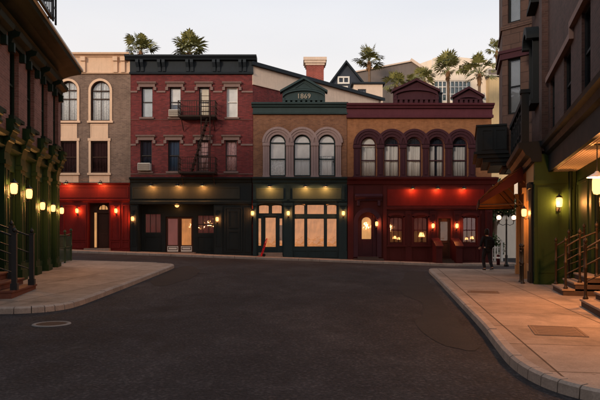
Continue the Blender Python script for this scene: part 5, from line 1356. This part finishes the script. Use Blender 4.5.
def frond(mb, base, yaw, pitch, plen, r, rr):
    """one fan frond: petiole, a pleated half disc and the drooping tips of its leaflets"""
    d = Vector((math.cos(yaw)*math.cos(pitch), math.sin(yaw)*math.cos(pitch), math.sin(pitch)))
    tip = Vector(base)+d*plen; side = Vector((-math.sin(yaw), math.cos(yaw), 0)); up = side.cross(d)*-1
    roll = rr.uniform(-.7,.7); side, up = side*math.cos(roll)+up*math.sin(roll), up*math.cos(roll)-side*math.sin(roll)
    mb.bar(Vector(base), tip, .04, .025)
    n = 11; droop = rr.uniform(.1,.3)
    for k in range(n):
        a = (k-(n-1)/2)/((n-1)/2)*1.35
        ld = (d*math.cos(a)+side*math.sin(a)).normalized()
        L_ = r*(1-.22*abs(a))*rr.uniform(.85,1.1)
        w = ld.cross(up).normalized()*(1.35/(n-1))*r*.62
        p1 = tip+ld*L_*.58+up*(.04*r*(-1)**k); p2 = tip+ld*L_+Vector((0,0,-1))*L_*droop
        mb.add([tip-w*.1, tip+w*.1, p1+w, p1-w, p2], [(0,1,2,3),(3,2,4)])
def palm(y, px, py, rpx, label, seed, lean=0, n=24, skirt=True):
    """fan palm whose crown centre stands at the given spot"""
    rr = random.Random(seed); x, z = xpx(px, y), zpy(py, y); R_ = rpx*y/583
    R_ *= 1.14; t = empty('fan_palm', (x, y, 0), rr.uniform(0,6), label, 'palm tree', 'fan palms behind the roofs')
    m = MB(); zt = z-R_*.35
    m.tube([(lean*math.sin(u*1.5)+.06*math.sin(u*9+seed), .05*math.sin(u*7), -.2+zt*u) for u in (0,.2,.4,.6,.8,.9,1)], .19, 10, .13); m.build('trunk', 'palm_trunk', t)
    top = Vector((lean*math.sin(1.5)+.06*math.sin(9+seed), .05*math.sin(7), zt))
    m = MB()
    for i in range(n):
        u = (i+.5)/n; pitch = math.radians(83-u*rr.uniform(70,112)+rr.uniform(-8,8)); yaw = i*2.39996+rr.uniform(-.5,.5)
        frond(m, top+Vector((0,0,.1-u*.2)), yaw, pitch, R_*rr.uniform(.32,.75), R_*rr.uniform(.5,.8), rr)
    m.build('crown', 'palm_leaf', t)
    if skirt:
        m = MB()
        for i in range(16):
            yaw = i*2.39996; zz = -.1-rr.random()*R_*.55
            a = top+Vector((math.cos(yaw)*.12, math.sin(yaw)*.12, zz)); b = a+Vector((math.cos(yaw)*.15, math.sin(yaw)*.15, rr.uniform(.0,.14))); c = b+Vector((math.cos(yaw)*.05, math.sin(yaw)*.05, -.3))
            s = Vector((-math.sin(yaw), math.cos(yaw), 0))*.08
            m.add([a-s, a+s, b+s, b-s, c], [(0,1,2,3),(3,2,4)])
        m.lathe([(.13,-R_*.7),(.19,-R_*.55),(.22,-R_*.3),(.17,-.1),(.1,.05)], (top.x,top.y,top.z), 10); m.build('dead_fronds', 'palm_dead', t)
    return t
palm(50, 141.5, 45.5, 14.5, 'fan palm crown left above the red building cornice', 12, n=30)
palm(50, 189, 45.5, 17, 'wider fan palm crown above the middle of the red building cornice', 23, n=32)
palm(56, 369.5, 56.5, 13, 'tall fan palm beside the dark gabled house', 3)
palm(60, 448.5, 64, 14.5, 'tall fan palm before the greenish strip windows', 4, .3)
palm(58, 479.5, 67.5, 16, 'broad fan palm over the smaller maroon gable', 5)
palm(55, 424, 77, 12, 'low fan palm crown above the larger maroon gable', 6)
palm(54, 397, 81, 11.5, 'low fan palm crown between the hall and the larger gable', 7)
palm(57, 411, 80, 8, 'smallest low palm crown behind the larger gable', 9, n=16)
palm(70, 497, 47, 10, 'fan palm half hidden by the right bay window', 8)

# ================================================================ person on the right pavement
def skin_body(name, joints, edges, mat, parent, root=0, sub=2):
    me = bpy.data.meshes.new(name); me.from_pydata([j[:3] for j in joints], edges, [])
    o = bpy.data.objects.new(name, me); COL.objects.link(o); me.materials.append(M[mat]); o.parent = parent
    sk = o.modifiers.new('skin', 'SKIN'); sk.use_smooth_shade = True
    lay = me.skin_vertices[0].data if me.skin_vertices else None
    for i, j in enumerate(joints):
        lay[i].radius = (j[3], j[4] if len(j) > 4 else j[3]); lay[i].use_root = (i == root)
    sb = o.modifiers.new('subdiv', 'SUBSURF'); sb.levels = sub; sb.render_levels = sub
    return o
gp = gz(8.3, 26.4)+KH
pp = empty('person', (xpx(487.2,26.2), 26.2, gp+.0), math.radians(12), 'person in black clothes walking away on the right pavement', 'person'); pp.scale = (1.06,)*3
J = [(0,0,.93,.13,.10),(0,0,1.05,.125,.09),(0,.01,1.2,.14,.1),(0,.02,1.36,.16,.1),(0,.03,1.44,.09,.075),(0,.035,1.50,.05,.052),(0,.045,1.56,.062,.07),(0,.05,1.63,.074,.09),(0,.045,1.69,.066,.078),
     (-.17,.02,1.39,.062),(-.24,.0,1.26,.05),(-.27,.02,1.13,.043),(-.22,.14,1.03,.036),(-.18,.24,.99,.028),
     (.17,.02,1.39,.062),(.235,-.04,1.26,.05),(.26,-.08,1.12,.043),(.24,.0,.99,.035),(.22,.06,.92,.028),
     (-.09,0,.88,.095),(-.1,.09,.66,.08),(-.105,.14,.48,.06),(-.105,.08,.28,.056),(-.105,.01,.09,.04),(-.105,.03,.06,.036),(-.11,.16,.04,.035),
     (.09,0,.88,.095),(.095,-.03,.66,.08),(.1,-.04,.48,.06),(.1,-.14,.28,.055),(.1,-.24,.13,.04),(.1,-.23,.1,.036),(.105,-.11,.045,.034)]
E = [(0,1),(1,2),(2,3),(3,4),(4,5),(5,6),(6,7),(7,8),(3,9),(9,10),(10,11),(11,12),(12,13),(3,14),(14,15),(15,16),(16,17),(17,18),(0,19),(19,20),(20,21),(21,22),(22,23),(23,24),(24,25),(0,26),(26,27),(27,28),(28,29),(29,30),(30,31),(31,32)]
body = skin_body('body', J, E, 'skin', pp)
def sel(ids, grow, extra=()):
    m = {a:i for i, a in enumerate(ids)}; js = [tuple(J[a][:3])+tuple(r+grow for r in J[a][3:]) for a in ids]; return js, [(m[a],m[b]) for a, b in E if a in m and b in m]
js, es = sel([0,1,2,3,4,9,10,11,12,14,15,16,17], .022); skin_body('jacket', js, es, 'black_cloth', pp)
js, es = sel([0,19,20,21,22,23,26,27,28,29,30], .016); skin_body('trousers', js, es, 'black_denim', pp)
for s, a, h, t in ((-1,(-.105,-.03,.055),(-.11,.17,.045),0),(1,(.1,-.29,.1),(.105,-.06,.05),1)):
    sh = skin_body('shoe', [a+(.048,.05), tuple((a[i]*.5+h[i]*.5) for i in range(3))+(.05,.045), h+(.045,.035)], [(0,1),(1,2)], 'shoe', pp)
    m = MB(); av, hv = Vector(a), Vector(h); m.bar(av+Vector((0,-.05,-.042)), hv+Vector((0,.05,-.035)), .085, .02); m.build('sole', 'sole', sh)
m = MB(); hv = []
m.lathe([(0,.13),(.045,.122),(.078,.09),(.096,.03),(.098,-.03),(.09,-.09),(.08,-.13),(.05,-.15)], (0,.035,1.66), 16); hr = m.build('hair', 'hair', pp)
m = MB(); m.lathe([(0,.016),(.013,.012),(.016,0),(.012,-.012),(0,-.016)], (-.03,.128,1.635), 8); m.lathe([(0,.016),(.013,.012),(.016,0),(.012,-.012),(0,-.016)], (.03,.128,1.635), 8); m.build('eyes', 'sole', pp)
m = MB(); m.add([(-.012,.128,1.615),(.012,.128,1.615),(0,.13,1.645),(0,.152,1.612),(0,.128,1.606)], [(0,3,2),(3,1,2),(0,4,3),(4,1,3)]); m.build('nose', 'skin', pp)
m = MB(); m.tube([(-.025,.126,1.583),(0,.134,1.58),(.025,.126,1.583)], .006, 6); m.build('mouth', 'red_dark', pp)
for s in (-1,1):
    m = MB(); m.lathe([(0,.03),(.012,.02),(.014,0),(.01,-.02),(0,-.03)], (s*.08,.04,1.63), 8); m.build('ear', 'skin', pp)
def hand(wrist, d, s):
    """palm, four unequal curled fingers and a thumb"""
    d = Vector(d).normalized(); side = Vector((s*.2,1,0)); side = (side-d*side.dot(d)).normalized(); nrm = d.cross(side).normalized()
    w = Vector(wrist); js = [tuple(w)+(.026,.016), tuple(w+d*.05)+(.034,.015), tuple(w+d*.085)+(.036,.013)]; es = [(0,1),(1,2)]
    for k, (o, ln) in enumerate(((-.028,.062),(-.01,.075),(.009,.07),(.027,.055))):
        b = w+d*.09+side*o; i = len(js)
        js += [tuple(b)+(.009,), tuple(b+d*ln*.5+nrm*.006*s)+(.0085,), tuple(b+d*ln*.85+nrm*.03*s)+(.007,)]; es += [(2,i),(i,i+1),(i+1,i+2)]
    b = w+d*.035-side*.03; i = len(js); js += [tuple(b)+(.011,), tuple(b+d*.03-side*.025)+(.01,), tuple(b+d*.055-side*.03+nrm*.01)+(.008,)]; es += [(1,i),(i,i+1),(i+1,i+2)]
    skin_body('hand', js, es, 'skin', pp)
hand((-.175,.25,.987), (.05,.9,-.35), -1); hand((.215,.07,.905), (-.1,.5,-.85), 1)
bk = MB(); bk.box(-.15,.15,-.23,-.1,1.02,1.42); bk.box(-.12,.12,-.27,-.231,1.05,1.24); bp = bk.build('backpack', 'black_cloth', None, bevel=.03)
tag(bp, 'black backpack worn by the walking person', 'backpack'); bp.location = Vector(pp.location)+Matrix.Rotation(math.radians(12),3,'Z')@Vector((0,-.185,1.02)); bp.rotation_euler = (0,0,math.radians(12))

# ================================================================ unseen block added behind the camera, on the left, to shade the lower fronts
bb = empty('brick_shade_block', (-24, -11, 0), 0, 'unseen brick block added behind the viewer to shade the lower fronts', 'building')
BBH = 13.5
m = MB(); wall_holes(m, -17, 16.5, 0, BBH, 13.0, 13.4, [(-15+i*3.2, -13.6+i*3.2, z, z+2) for i in range(10) for z in (4.5, 8.6)]); m.build('side_wall', 'brick_left', bb)
m = MB(); shell(m, -17, 16.5, -14, 12.999, 0, BBH); m.build('body', 'brick_left', bb)
m = MB(); m.box(-17.3, 16.8, 12.5, 13.9, BBH+.001, BBH+.5); m.build('cornice', 'green_dark', bb)
for i in range(10):
    for z in (4.5, 8.6): window(bb, -15+i*3.2, -13.6+i*3.2, z, z+2, 0, 13.0, 'white', cover=None, recess=.15)
# ================================================================ daylight after sundown glow, camera, output
SUN_EL, SUN_AZ = math.radians(12), math.radians(30)     # low glow from behind the camera, a little to its left
w = bpy.data.worlds.new('World'); SC.world = w; w.use_nodes = True
nt = w.node_tree; nt.nodes.clear()
out = nt.nodes.new('ShaderNodeOutputWorld'); bg = nt.nodes.new('ShaderNodeBackground')
sky = nt.nodes.new('ShaderNodeTexSky'); sky.sky_type = 'NISHITA'; sky.sun_disc = False
sky.sun_elevation = SUN_EL; sky.sun_rotation = PI+SUN_AZ; sky.air_density = 1.0; sky.dust_density = 2.0; sky.ozone_density = 1.0
bg.inputs['Strength'].default_value = .13
# thin high veil of cloud: pulls the blue of the sky towards white, in soft streaks
tc = nt.nodes.new('ShaderNodeTexCoord'); mp = nt.nodes.new('ShaderNodeMapping'); mp.inputs['Scale'].default_value = (1.2, 1.2, 5)
nt.links.new(tc.outputs['Generated'], mp.inputs['Vector'])
nz = nt.nodes.new('ShaderNodeTexNoise'); nz.inputs['Scale'].default_value = 1.6; nz.inputs['Detail'].default_value = 5; nt.links.new(mp.outputs[0], nz.inputs['Vector'])
mr = nt.nodes.new('ShaderNodeMapRange'); mr.inputs['From Min'].default_value = .35; mr.inputs['From Max'].default_value = .7; mr.inputs['To Min'].default_value = .78; mr.inputs['To Max'].default_value = .86
nt.links.new(nz.outputs['Fac'], mr.inputs['Value'])
sx = nt.nodes.new('ShaderNodeSeparateXYZ'); nt.links.new(tc.outputs['Generated'], sx.inputs[0])
vr = nt.nodes.new('ShaderNodeMix'); vr.data_type = 'RGBA'; vi = [i for i in vr.inputs if i.type == 'RGBA']
vi[0].default_value = (8.8, 8.05, 7.45, 1); vi[1].default_value = (7.0, 7.15, 7.6, 1)     # warm low veil, cooler overhead
el = nt.nodes.new('ShaderNodeMapRange'); el.inputs['From Min'].default_value = .2; el.inputs['From Max'].default_value = .42; nt.links.new(sx.outputs['Z'], el.inputs['Value']); nt.links.new(el.outputs[0], vr.inputs['Factor'])
veil = nt.nodes.new('ShaderNodeMix'); veil.data_type = 'RGBA'
ca = [i for i in veil.inputs if i.type == 'RGBA']
nt.links.new(mr.outputs[0], veil.inputs['Factor']); nt.links.new(sky.outputs[0], ca[0]); nt.links.new([o for o in vr.outputs if o.type == 'RGBA'][0], ca[1])
nt.links.new([o for o in veil.outputs if o.type == 'RGBA'][0], bg.inputs['Color']); nt.links.new(bg.outputs[0], out.inputs['Surface'])
sl = bpy.data.lights.new('sun', 'SUN'); sl.energy = 2.2; sl.angle = math.radians(10); sl.color = (1, .76, .56)
so = bpy.data.objects.new('sun', sl); COL.objects.link(so)
sd = Vector((-math.sin(SUN_AZ)*math.cos(SUN_EL), -math.cos(SUN_AZ)*math.cos(SUN_EL), math.sin(SUN_EL)))
so.rotation_euler = sd.to_track_quat('Z', 'Y').to_euler(); so.location = (0,-20,30)

cam = bpy.data.cameras.new('camera'); co = bpy.data.objects.new('camera', cam); COL.objects.link(co)
co.location = (0,0,1.6); co.rotation_euler = (PI/2,0,0); cam.sensor_width = 36; cam.lens = 583*36/600; cam.shift_y = 38/600
cam.clip_start = .05; cam.clip_end = 2000; SC.camera = co
SC.render.engine = 'CYCLES'
SC.cycles.use_denoising = True
SC.cycles.sample_clamp_indirect = 4.0; SC.cycles.max_bounces = 8; SC.cycles.transparent_max_bounces = 12; SC.cycles.caustics_reflective = False; SC.cycles.caustics_refractive = False
SC.render.resolution_x = 1024; SC.render.resolution_y = 683
vs = SC.view_settings; vs.view_transform = 'Standard'; vs.look = 'None'; vs.exposure = 0; vs.gamma = 1; vs.use_curve_mapping = False
